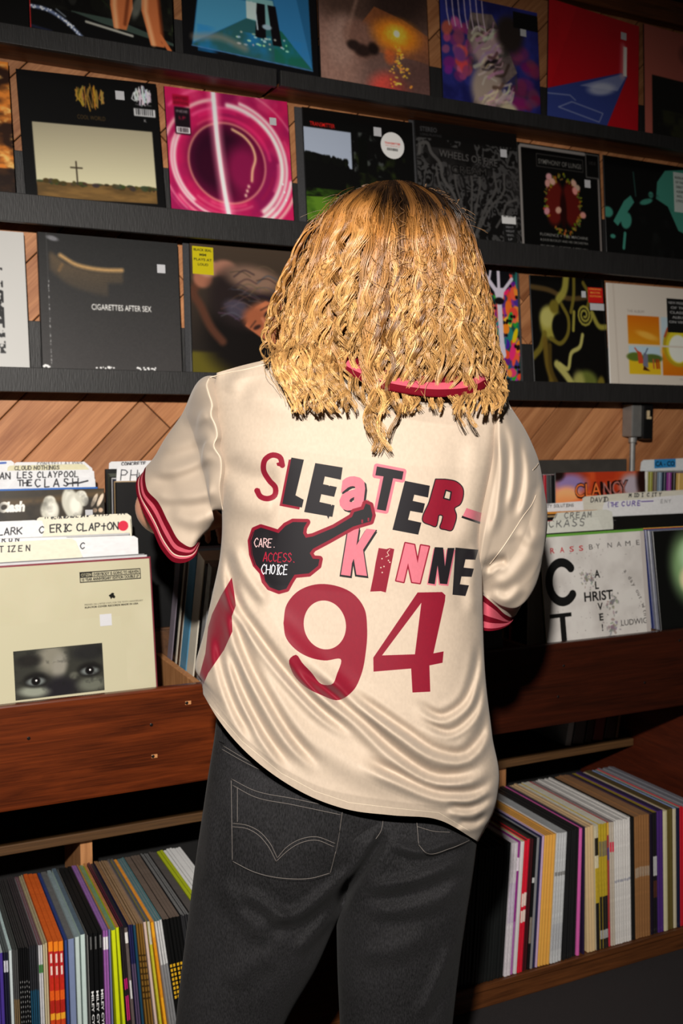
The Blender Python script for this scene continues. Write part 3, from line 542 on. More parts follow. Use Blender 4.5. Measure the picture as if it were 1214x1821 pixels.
def c_teal():
    c = Cv(300, 300, (9, 10, 10)); t = (70, 150, 132); c.poly([(62, 18), (72, 6), (100, 2), (100, 66), (86, 62), (74, 40), (60, 34)], t); c.poly([(30, 34), (34, 40), (14, 64), (9, 60), (22, 40)], t); c.ell(24, 58, 6, 8, t, .3, .3); c.ell(3, 52, 6, 5, t, .4); c.ell(48, 38, 8, 2.6, t, .4, -.3); c.ell(54, 31, 3, 3, t, .5); c.line([(34, 12), (36, 34)], 1.6, (50, 90, 84), .8, .8); c.line([(22, 70), (20, 84)], 3, t); c.ell(8, 74, 3, 2, t, .5)
    for k in range(14): c.ell(R_.uniform(12, 24), R_.uniform(92, 99), 1.6, 2, rgbj((110, 170, 176), 14), .5)
    c.blend_noise((28, 30, 30), 7, 5, .5, .8, .7, box=(30, 30, 80, 100)); return c
def c_bwnoise():
    c = Cv(320, 320, (206, 205, 202)); n = vnoise(320, 320, 44, 3, 2); yy = np.linspace(0, 1, 320)[:, None]; m = (n > (.72 - .34 * yy)); b = np.zeros_like(m); b[80:264, :264] = 1; c.a[m & b] = np.array((28, 28, 30)) / 255; return c
def c_smoke():
    c = Cv(400, 400, (40, 39, 39), vw=100); c.grad((34, 34, 34), (54, 52, 52)); q = [(9, 14), (20, 21), (32, 24), (46, 25), (57, 24)]
    for k in range(9): c.line([(x, y + k * 1.4 + (x - 9) * .012 * k) for x, y in q[: 5 if k < 4 else 4]], 3, (128, 100, 66), .20 - k * .012, 1.8, 40)
    c.line([(15, 14.6), (25, 20), (35, 22), (46, 22.6), (58, 22)], 2.6, (176, 138, 88), .8, 1.6, 40); c.line([(14, 25), (16, 21)], 2, (110, 84, 54), .6, 1.5)
    c.text('CIGARETTES AFTER SEX', 35.5, 50.5, 5.6, (206, 205, 202), bold=.012, width=43, rot=-.012); c.line([(6, 0), (6.5, 100)], .5, (62, 62, 62), .7)
    for k in range(26): c.ell(6.4 + R_.uniform(-.2, .2), R_.uniform(30, 88), .3, R_.uniform(.3, 1), (150, 150, 150), .5, 0, .7)
    for k in range(40): c.ell(R_.choice([R_.uniform(36, 52), R_.uniform(66, 80), R_.uniform(1, 5)]), R_.uniform(89.5, 91), R_.uniform(.3, 1), .5, (240, 240, 240), .4)
    c.ell(10, 3.5, 4, 1.6, (100, 100, 104), .9, .2); c.grain(.07, 110, 3); return c
def c_portrait():
    c = Cv(340, 340, (42, 34, 30)); c.grad((66, 54, 44), (26, 22, 20)); c.rect(0, 78, 100, 100, (88, 80, 24)); c.blend_noise((120, 108, 40), 3, 8, .4, .8, .7, box=(0, 80, 60, 100)); c.poly([(36, 80), (100, 70), (100, 100), (70, 92)], (22, 18, 16), .9); c.ell(62, 66, 34, 30, (18, 14, 13), .6)
    c.blur(3)
    c.line([(24, 30), (21, 36), (26, 46), (34, 62), (41, 70)], 6, (84, 50, 36), .9, 1.0, 30); c.ell(28, 26, 7, 7, (150, 96, 74), .5); c.ell(32, 19, 9, 6, (172, 128, 106), .5, .1); c.ell(44, 18, 9, 6, (150, 104, 86), .6)
    c.ell(58, 38, 26, 22, (34, 26, 26), .5); c.ell(66, 24, 20, 9, (126, 98, 82), .9, .15)
    for k in range(40): a = R_.uniform(-.5, .5); x = R_.uniform(38, 86); y = R_.uniform(16, 56); c.line([(x, y), (x + 8, y - 3 + a * 8), (x + 15, y + a * 10)], R_.uniform(.6, 1.4), rgbj(R_.choice([(58, 46, 46), (96, 76, 68), (40, 32, 34), (70, 64, 80)]), 10), .7, .8, 12)
    c.ell(52, 46, 9, 6, (84, 80, 100), .9, .2, .6)
    c.poly([(58, 58), (66, 44), (74, 39), (84, 42), (92, 48), (92, 66), (80, 70), (70, 66)], (170, 96, 64)); c.ell(76, 50, 12, 9, (186, 110, 74), .8, .5); c.ell(66, 52, 9, 8, (150, 84, 56), .9); c.ell(86, 52, 8, 12, (140, 76, 52), .9); c.ell(75, 48, 3.4, 1.5, (52, 32, 28), .7, -.8); c.ell(67, 58.5, 3.2, 1.4, (52, 32, 28), .7, -.5); c.line([(77, 42), (70, 46)], 1.2, (60, 38, 30), .8, 1); c.line([(66, 54), (62, 59)], 1.1, (60, 38, 30), .8, 1); c.line([(71, 52), (75, 58), (78, 62)], 2, (196, 128, 98), .6, 1.2, 10); c.ell(77, 61, 4, 3, (206, 140, 110), .7, .6); c.ell(81, 63, 2, 1.4, (90, 40, 30), .6); c.ell(85, 66, 4.4, 1.8, (130, 48, 46), .7, -.7); c.a = np.roll(c.a, -int(.19 * c.w), axis=1); c.blur(1); return c
def c_crowd():
    c = Cv(320, 320, (30, 70, 66)); pal = [(220, 60, 40), (236, 120, 40), (40, 150, 40), (80, 40, 140), (230, 190, 30), (220, 50, 110), (30, 110, 110), (230, 90, 60), (140, 40, 130)]
    for k in range(420): y = R_.uniform(0, 92); c.ell(R_.uniform(0, 100), y, R_.uniform(2, 5), R_.uniform(3, 8), rgbj(R_.choice(pal), 16), .25, R_.uniform(-.4, .4))
    for k in range(60): x, y = R_.uniform(0, 100), R_.uniform(0, 92); c.ell(x, y, 1.6, 1.6, (20, 14, 16), .4); c.ell(x + 3, y, 1.4, 1.4, (20, 14, 16), .4)
    c.poly([(60, 0), (92, 0), (90, 14), (78, 22), (70, 18)], (16, 16, 20)); c.line([(80, 26), (81, 62)], 5, (206, 198, 214)); c.line([(80, 20), (64, 2)], 4, (206, 198, 214)); c.line([(81, 20), (94, 6)], 3, (206, 198, 214)); c.line([(80, 20), (80, 0)], 3, (206, 198, 214)); c.line([(70, 9), (72, 0)], 2, (206, 198, 214)); c.poly([(74, 14), (86, 14), (84, 24), (77, 24)], (206, 198, 214)); c.ell(80, 25, 5, 3, (20, 14, 16), .3); c.line([(81, 62), (82, 70)], 6, (206, 198, 214)); return c
def c_vine():
    c = Cv(320, 320, (10, 9, 8)); g1, g2, g3 = (150, 142, 60), (110, 98, 34), (176, 170, 96)
    c.line([(2, 10), (24, 12), (46, 18), (70, 17), (86, 14)], 4.5, (96, 74, 40), .8, .8, 30); c.line([(48, -2), (44, 12), (36, 20)], 8, g1, .95, .7, 20); c.line([(58, -2), (56, 18), (52, 30)], 4, g2, .95, .7, 20); c.line([(70, 4), (78, 16), (74, 26)], 4, g2, .9, .7, 16)
    c.ell(24, 40, 13, 15, g1, .5, .3); c.ell(20, 36, 9, 9, g3, .8); c.ell(36, 44, 10, 12, (10, 9, 8), .3); c.ell(30, 26, 6, 6, g2, .6); c.line([(40, 24), (48, 36), (46, 50), (36, 58), (24, 54)], 4, g2, .95, .7, 30); c.line([(16, 50), (10, 62), (0, 70)], 6, g2, .95, .7, 20)
    c.line([(70 + (10 - k * .28) * math.cos(k * .5), 32 + (10 - k * .28) * math.sin(k * .5)) for k in range(30)], 2.2, g1, .95, .6); c.line([(56, 30), (54, 46)], 3.4, g1, .95, .6); c.line([(80, 30), (90, 42), (100, 42)], 5, g1, .95, .8, 16)
    c.line([(66, 50), (62, 60), (50, 66), (44, 80), (34, 76)], 4, g3, .95, .7, 24); c.line([(30, 76), (42, 86), (52, 96), (60, 104)], 7, g3, .95, .7, 20); c.ell(68, 92, 16, 11, (96, 104, 44), .6); c.ell(58, 92, 8, 10, g3, .9, 0, .7); c.line([(16, 56), (18, 76), (22, 92), (12, 104)], 7, (104, 84, 30), .95, .8, 20); c.line([(22, 60), (22, 80), (34, 100)], 5, (76, 60, 22), .9, .8, 20); c.ell(88, 94, 5, 8, g2, .6, .2); c.line([(96, 0), (98, 100)], .8, (60, 60, 58), .6); return c
def c_panels():
    c = Cv(340, 340, (206, 196, 184)); c.text('THE ALBUM', 18, 25.5, 3.6, (150, 142, 132), width=16); o1, o2 = (200, 104, 14), (206, 140, 24)
    for x0, y0, a, b in ((18, 28, o1, o2), (50, 56, o2, o1)):
        for i in range(28): t = i / 28; c.rect(x0, y0 + t * 26, x0 + 30, y0 + (t + .04) * 26 + .2, tuple(np.array(a) * (1 - t) + np.array(b) * t))
    c.ell(36, 46, 10, 3, (232, 184, 80), 1, .3, .7); c.line([(51, 60), (66, 62), (78, 76)], 4, (226, 168, 50), .6, 1.5, 16)
    c.rect(50, 28, 80, 54, (176, 196, 206)); c.ell(66, 54, 15, 20, (176, 150, 30), .1); c.ell(66, 55, 12, 16, (206, 190, 40), .1); c.ell(66, 57, 9.5, 13, (222, 226, 214), .2); c.rect(50, 54.4, 80, 56, (206, 196, 184)); c.line([(53, 46), (58, 36), (67, 32)], 2, (170, 70, 40), .9, .4, 12)
    c.rect(18, 56, 48, 82, (212, 176, 30)); c.rect(18, 56, 48, 66, (176, 200, 214)); c.ell(24, 66, 8, 4, (90, 110, 40), .4); c.ell(40, 67, 10, 4, (80, 100, 44), .4); c.poly([(26, 60), (30, 62), (32, 72), (27, 72)], (190, 70, 40)); c.poly([(32, 62), (36, 64), (36, 76), (31, 74)], (110, 110, 130)); c.line([(24, 58), (28, 64)], 1.2, (190, 70, 40)); c.line([(36, 58), (33, 64)], 1.2, (90, 100, 120)); c.poly([(32, 74), (38, 79), (31, 78)], (60, 26, 20))
    for x in (41, 44, 46): c.line([(x, 68), (x + .5, 76)], 1.4, rgbj((150, 80, 50), 40))
    c.text('THE BAND', 66, 87, 3, (150, 142, 132), width=18); c.line([(6, 0), (8, 100)], 1.4, (186, 176, 164), .7); return c
def c_eyes():
    c = Cv(520, 520, (206, 199, 168)); c.blend_noise((216, 209, 180), 3, 4, .45, .8, .6); X0, X1, Y0, Y1 = 17.9, 68.6, 48.4, 76.4; c.rect(X0, Y0, X1, Y1, (58, 58, 52))
    def q(u, v): return X0 + (X1 - X0) * u, Y0 + (Y1 - Y0) * v
    def e(u, v, ru, rv, col, s=.8, rot=0, al=1): a, b = q(u, v); c.ell(a, b, ru * 50, rv * 50, col, s, rot, al)
    e(.42, .22, .16, .18, (140, 136, 122), 1); e(.5, .4, .08, .14, (150, 146, 134), 1, .2); e(.5, .86, .2, .14, (36, 34, 38), 1); e(.16, .22, .14, .07, (40, 38, 36), 1); e(.84, .16, .2, .1, (40, 40, 40), 1); e(.2, .86, .16, .06, (150, 154, 140), 1, .1); e(.86, .84, .16, .08, (110, 112, 100), 1)
    for u, v, s in ((.23, .66, 1), (.84, .56, 1)):
        e(u, v - .03, .14 * s, .085, (30, 29, 28), .7); e(u, v, .10 * s, .045, (118, 124, 122), .7); e(u, v - .012, .05, .05, (20, 18, 18), .5); e(u + .005, v - .02, .012, .012, (250, 250, 250), .4)
    e(.66, .62, .05, .04, (96, 96, 86), 1); c.blend_noise((30, 30, 30), 30, 3, .6, .8, .35, box=(X0, Y0, X1, Y1))
    c.line([(X0, Y0), (X1, Y0), (X1, Y1), (X0, Y1), (X0, Y0)], .5, (40, 40, 38))
    for q in ((X0 - 17, Y0 - 15, X1 + 12, Y0), (X0 - 17, Y1, X1 + 12, 100), (0, Y0 - 1, X0, Y1 + 1), (X1, Y0 - 1, X1 + 14, Y1 + 1)): c.rect(*q, (208, 201, 171))
    k = (28, 28, 26)
    for q in ((57.6, 5.6, 94, 6.1), (57.6, 11.4, 94, 11.9), (57.6, 5.6, 58.0, 11.8), (93.6, 5.6, 94, 11.8), (57.6, 8.6, 94, 9.0), (57.8, 5.8, 65, 8.8)): c.rect(*q, k)
    c.text('CITIZEN', 58.4, 8.2, 2.4, (220, 212, 176), bold=.02, width=6); c.text('EVERYBODY IS GOING TO HEAVEN', 65.8, 8.2, 2.4, k, bold=.02, width=27); c.text('10 YEAR ANNIVERSARY EDITION DOUBLE LP', 58.8, 11, 2.4, k, bold=.02, width=34)
    c.poly([(74, 20.6), (75.4, 19.8), (77, 20.2), (78, 21.6), (77.4, 22.6), (76, 22), (75.4, 23), (74.8, 21.6)], (26, 26, 24)); c.ell(76.4, 19.8, .9, .6, (26, 26, 24))
    c.text('PRESSED ON LIMITED VINYL FOR THE TENTH ANNIVERSARY', 59.6, 25.6, 1.4, (90, 88, 74), width=35); c.text('RUN FOR COVER RECORDS MADE IN USA', 59.6, 27.2, 1.4, (60, 58, 50), width=32, bold=.03); return c
def c_street():
    c = Cv(360, 360, (44, 40, 34)); c.grad((50, 44, 36), (40, 40, 38)); c.line([(0, 6), (40, 8), (100, 3)], 4, (120, 92, 56), .4, 1.6, 20); c.text('The Clash', 16, 14.4, 9, (214, 210, 200), bold=.06, shear=.18, width=31, rot=-.02)
    for x, y, a, b in ((63, 8, 4, 4), (63, 14, 6, 8), (76, 8, 5, 9), (79, 12, 6, 10), (84, 5, 4, 4), (86, 8, 3, 4)): c.ell(x, y, a, b, (176, 174, 162), .35); c.ell(x + 1, y - 1, a * .6, b * .6, (205, 203, 192), .8)
    for x in (93, 97): c.ell(x, 8, 1.4, 5, (196, 180, 160), .4, .45); c.ell(x, 15, 1.6, 1.6, (176, 150, 126), .5)
    c.blend_noise((24, 23, 22), 10, 3, .5, .75, .5); return c
def c_flame():
    c = Cv(340, 340, (150, 44, 20)); c.blend_noise((220, 112, 50), 3, 6, .4, .7, .9); c.blend_noise((96, 16, 10), 4, 12, .5, .75, .9); c.ell(16, 10, 17, 9, (124, 104, 150), .9); c.ell(84, 12, 13, 10, (150, 140, 150), .9); c.ell(12, 20, 14, 8, (228, 150, 100), .9); c.ell(10, 30, 20, 10, (216, 130, 80), .9); c.ell(60, 26, 24, 7, (196, 60, 30), .9); c.ell(36, 28, 18, 6, (206, 90, 44), .9); c.ell(2, 1, 8, 6, (24, 12, 10), .8); c.ell(99, 8, 9, 16, (28, 10, 8), .8)
    c.text('CLANCY', 21, 21.6, 17, (24, 9, 7), bold=.05, rot=-.035, width=60); c.text('CLA', 21.6, 21, 16, (214, 104, 50), rot=-.035, width=28); c.text('NCY', 52.5, 20, 16, (150, 96, 90), rot=-.035, width=27); return c
def c_splat():
    c = Cv(520, 520, (184, 180, 176)); c.blend_noise((160, 155, 151), 6, 4, .45, .8, .7); k = (18, 18, 18)
    for x0, y0, r in ((63, 53, 4.6), (62, 72, 4.6), (40, 33, 3), (45, 33, 2)):
        for i in range(40): a = R_.uniform(0, 6.3); d = abs(R_.gauss(0, 1)) * r; c.ell(x0 + d * math.cos(a), y0 + d * 1.2 * math.sin(a), R_.uniform(.4, r * .45), R_.uniform(.4, r * .4), rgbj((112, 106, 104), 16), .6, a, .6)
    for i in range(120): c.ell(R_.uniform(2, 94), R_.uniform(4, 96), R_.uniform(.15, .6), R_.uniform(.15, .6), (120, 114, 112), .5, 0, .7)
    for i, ch in enumerate('CRASS'): c.text(ch, (-.6, 8.6, 17.5, 26.4, 35.3)[i], 12.2 - .1 * i, 5.6, (160, 34, 40), bold=.012, width=3.9)
    for i, ch in enumerate('BYNAME'): c.text(ch, (44.8, 51.4, 62.6, 71.6, 80.2, 91)[i], 11.4 - .15 * i, 5.6, (66, 64, 64), width=(3.6, 3.8, 4.2, 4.4, 5, 3.4)[i])
    c.line([(17.5 + 12 * math.cos(a), 34 + 14.6 * math.sin(a)) for a in np.linspace(-.75, -5.55, 60)], 6.6, k); c.poly([(4, 57), (24, 57), (24, 60), (4, 60)], k); c.poly([(13, 60), (18, 60), (18.6, 100), (13.6, 100)], k)
    for i, ch in enumerate('AL'): c.text(ch, 48, 33 + i * 8.5, 8.2, k, bold=.025, width=(5.4, 3.6)[i])
    c.text('HRIST', 37, 50.2, 10, k, bold=.02, width=27.5)
    for i, ch in enumerate('VE!'): c.text(ch, (49, 50, 51.6)[i], 57.5 + i * 8, 7.4, k, bold=.025, width=(5, 3.8, 1.2)[i])
    s = 'a day out with'
    for i, ch in enumerate(s):
        t = i / (len(s) - 1); c.text(ch, 76.5 + 17 * math.sin(t * 1.45), 30 + 34 * t, 5, (84, 80, 78), rot=1.0 + .5 * t, bold=.01)
    c.text('LUDWIG', 70.5, 71.5, 6.2, (60, 58, 58), bold=.005, width=26); c.rect(95.5, 0, 100, 100, (160, 154, 150)); return c
def c_gold():
    c = Cv(400, 400, (12, 11, 11)); q = [(44, 76), (52, 70), (60, 72), (66, 66), (76, 64), (88, 60)]
    c.line(q, 2.2, (186, 146, 66), .95, .3, 40); c.line([(46, 77), (56, 75), (64, 72), (70, 68)], 1.4, (206, 170, 90), .9, .3, 30); c.ell(50, 74, 4, 1.4, (170, 130, 56), .5, -.4); c.line([(60, 72), (58, 76)], 1, (186, 146, 66)); return c
def c_glow():
    c = Cv(260, 260, (8, 9, 8)); c.ell(34, 30, 18, 26, (110, 140, 96), .9); c.ell(38, 22, 12, 14, (150, 178, 140), .9); c.ell(32, 40, 8, 10, (186, 180, 140), .8); c.ell(34, 52, 4, 6, (200, 150, 90), .6); c.ell(46, 70, 12, 16, (66, 96, 30), .9); return c
GST = {}
def hype(name, w_, h, bg, lines, fg, barcode=False):
    c = Cv(int(w_), int(h), bg); y = 0
    n = len(lines)
    for i, t in enumerate(lines): c.text(t, 50, c.vh * (.16 + .7 * i / max(1, n)), c.vh * .5 / n, fg, bold=.02, width=min(86, 9 * len(t) + 14), anchor='c')
    if barcode:
        c.rect(6, c.vh * .74, 94, c.vh * .97, (225, 225, 225))
        for k in range(22): c.rect(12 + k * 3.5, c.vh * .77, 13 + k * 3.5 + R_.uniform(0, 1.6), c.vh * .93, (25, 25, 25))
    return P_('sticker ' + name, c, 1.5)

# ---- records face out on the ledges: (row, top-left, top-right, bottom-left, cover, label, stickers, records behind it)
TLT = .087
def wall_record(row, TL, TR, BL, cv, label, stick=(), behind=(), edge=None, g=None, thick=.005, coat=.25):
    cv.blur(1)
    y0, z0 = ROWS[row]
    if TL is None:                                                       # top above the frame: full height sleeve
        x0, _ = tilt(*BL, y0, z0, TLT); x1, _ = tilt(*TR, y0, z0, TLT); h = .312; roll = 0
    else:
        xt, h = tilt(*TL, y0, z0, TLT); xr, _ = tilt(*TR, y0, z0, TLT); xb, sb = tilt(*BL, y0, z0, TLT)
        roll = math.atan2(xt - xb, h - sb); x0 = xb - math.tan(roll) * sb; x1 = x0 + (xr - xt)
    w_ = x1 - x0
    o = sleeve(label, x0, y0, z0, w_, thick, h, [P_(label[:24], cv, g, coat=coat), edge or M_blk], TLT, roll)
    for s in stick:
        nm, u0, v0, u1, v1, m = s[:6]; sticker(o, nm, w_, h, u0, v0, u1, v1, m, s[6] if len(s) > 6 else None)
    for i, (dx, dh, m, lb) in enumerate(behind):
        sleeve(lb, x0 + dx, y0 + (thick + .0015) * (i + 1), z0, w_, .0045, h + dh, [m, m], TLT, roll)
    return o
def price(u, v, s=.028): return ('price_sticker', u - s, v - s, u + s, v + s, M_white_st)
M_wrap = mat('clear shrink wrap over dark sleeve', (70, 70, 72), rough=.12, coat=1.0, var=.3, scale=200)
M_cream = mat('cream sleeve', (200, 190, 165), rough=.5)
M_wht = mat('white sleeve', (214, 212, 208), rough=.45)
wall_record(0, None, (52, 38), (-190, 0), Cv(64, 64, (12, 12, 12)), 'black record at the left end of the top ledge, mostly cut off')
wall_record(0, None, (310, 98), (53, 52), c_car(), 'record on top ledge showing two bare legs beside a dark shiny car')
wall_record(0, None, (568, 148), (327, 105), c_room(), 'record on top ledge showing black trousers in a blue concrete room')
wall_record(0, None, (765, 172), (570, 130), c_sun(), 'record on top ledge showing a face merged with an orange sunset over water')
wall_record(0, None, (962, 207), (787, 163), c_statue(), 'record on top ledge with a draped grey figure among pink petals on blue', [price(.84, .20, .03)], g=1.35)
wall_record(0, (975, 10), (1137, 48), (972, 213), c_redroad(), 'bright red record on top ledge with a blue path to a white slit', [price(.82, .125, .03)], g=1.15)
wall_record(0, (1144, 50), (1308, 88), (1146, 238), c_salmon(), 'salmon pink record with a black square, right end of the top ledge', g=1.1)
wall_record(1, (-205, 82), (15, 115), (-190, 330), c_rust(), 'rusty orange and brown record cut off at the left end of the middle ledge')
wall_record(1, (28, 122), (278, 160), (46, 344), c_land(), 'black framed record with a cross standing in a brown field, middle ledge', [price(.72, .115, .032)], g=1.2)
wall_record(1, (291, 153), (511, 187), (304, 371), c_ring(), 'hot pink record with glowing white swirls around a dark ring, middle ledge', [price(.865, .165, .028)])
wall_record(1, (537, 190), (733, 217), (546, 392), c_lawn(), 'record with black trees and a figure on green lawn, behind the head', [price(.665, .115, .035), ('hype_sticker', .73, .11, .97, .335, M_white_st)][:1], [(-.018, 0, M_wrap, 'dark shrink wrapped record edge peeping out left of the green lawn record')])
_s = bpy.data.objects[-1] if False else None
wall_record(1, (736, 213), (918, 247), (748, 418), c_psy(), 'grey record with a swirling psychedelic pattern and dark lettering, middle ledge', [price(.855, .185, .032), ('hype_sticker', .80, .70, .94, .765, hype('vinyl', 60, 26, (190, 190, 190), ['180 GRAM'], (30, 30, 30))), ('hype_sticker', .81, .77, .94, .96, hype('notes', 60, 80, (20, 20, 20), ['HEAVY', 'WEIGHT', 'VINYL', 'LP'], (110, 110, 112)))], [(-.012, 0, M_wrap, 'dark wrapped record edge peeping out left of the grey psychedelic record')], g=1.1)
wall_record(1, (919, 252), (1066, 274), (926, 430), c_wreath(), 'black record with white frame and red lungs in a flower wreath, middle ledge', [price(.83, .29, .035)], g=1.05)
wall_record(1, (1072, 276), (1222, 298), (1078, 446), c_teal(), 'black record with teal shapes, right end of the middle ledge', [('hype_sticker', .82, .06, .96, .44, hype('tall', 50, 120, (160, 170, 166), ['REISSUE', 'OF THE', 'DEBUT', 'ALBUM', 'INCL', 'LYRICS'], (60, 66, 64)))], g=0.85)
wall_record(2, (-208, 395), (42, 408), (-196, 648), c_bwnoise(), 'white record with a black speckled square, left end of the lowest ledge', [('hype_sticker', .50, .05, .80, .25, hype('yellow', 120, 90, (176, 162, 14), ['LIMITED EDITION', 'OF THE ALBUM ON', 'BLACK VINYL', 'WITH INSERT'], (40, 40, 20)))], edge=M_wht, g=1.0)
wall_record(2, (66, 413), (316, 437), (75, 650), c_smoke(), 'charcoal record with a faint tan smoke streak and white title line, lowest ledge', [price(.868, .19, .030)], g=1.6, thick=.014, coat=.12)
wall_record(2, (336, 430), (572, 452), (342, 656), c_portrait(), 'brown portrait record of dark haired woman with raised hand, beside the blond hair', [('hype_sticker', .02, .04, .17, .235, hype('pair', 110, 140, (166, 152, 16), ['BLACK SEAL', 'MM', 'PLAYS AT', 'LOUD'], (40, 40, 16)))], [(-.014, 0, M_wrap, 'shiny shrink wrapped record edge left of the brown portrait record')], coat=.1, g=1.15)
wall_record(2, (744, 471), (919, 487), (752, 667), c_crowd(), 'record crowded with colourful cartoonish shapes around a white tree, right of the hair', [], [(.012, 0, M_wrap, 'dark wrapped record edge peeping out right of the colourful crowd record')], g=1.15)
wall_record(2, (941, 489), (1075, 503), (950, 678), c_vine(), 'black record with olive green twisting vine shapes, lowest ledge', [price(.70, .14, .028), ('hype_sticker', .76, .075, .96, .21, hype('red', 80, 60, (170, 24, 22), ['ORIGINAL', 'MASTER', 'EDITION'], (220, 150, 60))), ('hype_sticker', .78, .215, .97, .275, M_white_st)], g=1.15)
wall_record(2, (1078, 503), (1262, 524), (1085, 682), c_panels(), 'off white record with four orange and yellow panels, right end of lowest ledge', [('hype_sticker', .56, .10, .80, .42, hype('black', 90, 120, (18, 18, 18), ['NEW PRESSING', 'OF THE', 'CLASSIC', 'ALBUM', 'ON VINYL'], (150, 150, 150)))], edge=M_wht, g=1.2)
# the round white label on the lawn record
for o in list(bpy.data.objects):
    if o.get('label', '').startswith('record with black trees'):
        c = Cv(120, 120, (215, 214, 212)); c.text('TRANSMITTER', 50, 46, 11, (200, 60, 50), bold=.02, width=68, anchor='c'); c.text('NEW ALBUM ON LP', 50, 54, 6, (200, 90, 80), width=60, anchor='c'); [c.rect(26 + k * 6, 60, 28.5 + k * 6 + R_.uniform(0, 2), 70, (40, 40, 40)) for k in range(8)]
        w0 = max(v.co.x for v in o.data.vertices); h0 = max(v.co.z for v in o.data.vertices); n = 28; r = .034; cx, cz = w0 * .80, h0 * (1 - .21)
        V = [(cx + r * math.cos(2 * math.pi * k / n), y, cz + r * math.sin(2 * math.pi * k / n)) for y in (-.0007, -.0001) for k in range(n)]
        UVs = [(.5 + .5 * math.cos(2 * math.pi * k / n), .5 + .5 * math.sin(2 * math.pi * k / n)) for y in (0, 1) for k in range(n)]
        mesh_obj('hype_sticker', V, [tuple(range(n))] + [(k, k + n, (k + 1) % n + n, (k + 1) % n) for k in range(n)], [P_('round label', c, 1.3)], o, uvs=UVs)['label'] = 'round white sticker'

# ------------------------------------------------------------------ front bins
def lean_for(y0, z0, px, py, h=.315):                                    # lean that brings the top edge of a sleeve to the seen pixel height
    best = min(np.linspace(0, .5, 101), key=lambda a: abs(at(px, py, y0 + h * math.sin(a))[2] - z0 - h * math.cos(a))); return float(best)
FZ, BZ = .7435, .8685
la = lean_for(1.834, FZ, 258, 990); xr = at(281, 1223, 1.834)[0]
o = sleeve('cream record with a photo of eyes at the front of the left bin', xr - .315, 1.834, FZ, .315, .004, .315, [P_('eyes', c_eyes(), .82, rough=.2, coat=.5), M_cream], la, -.008)
sticker(o, 'price_sticker', .315, .315, .68, .315, .75, .385, M_white_st)
M_mar = mat('maroon sleeve', (120, 44, 56), rough=.3); M_gry = mat('grey sleeve', (120, 120, 122), rough=.3, coat=.5); M_lgry = mat('pale grey sleeve', (190, 190, 192), rough=.35)
M_grn = mat('green sleeve', (96, 150, 60), rough=.4); M_tan = mat('tan sleeve', (160, 134, 96), rough=.5); M_navy = mat('navy sleeve', (34, 38, 56), rough=.4); M_blu = mat('bright blue sleeve', (40, 100, 180), rough=.3); M_slate = mat('dark olive sleeve', (62, 66, 56), rough=.4)
sleeve('maroon edged record just behind the cream record with eyes', xr - .311, 1.8395, FZ, .315, .004, .318, [M_mar, M_mar], la, -.008)
sleeve('pale grey record behind the maroon edged record in the left bin', xr - .316, 1.846, FZ, .315, .004, .321, [M_lgry, M_lgry], la, -.008)
sleeve('mid grey record right in front of the frontmost cream card', xr - .318, 1.857, FZ, .315, .004, .322, [M_gry, M_gry], la, -.008)
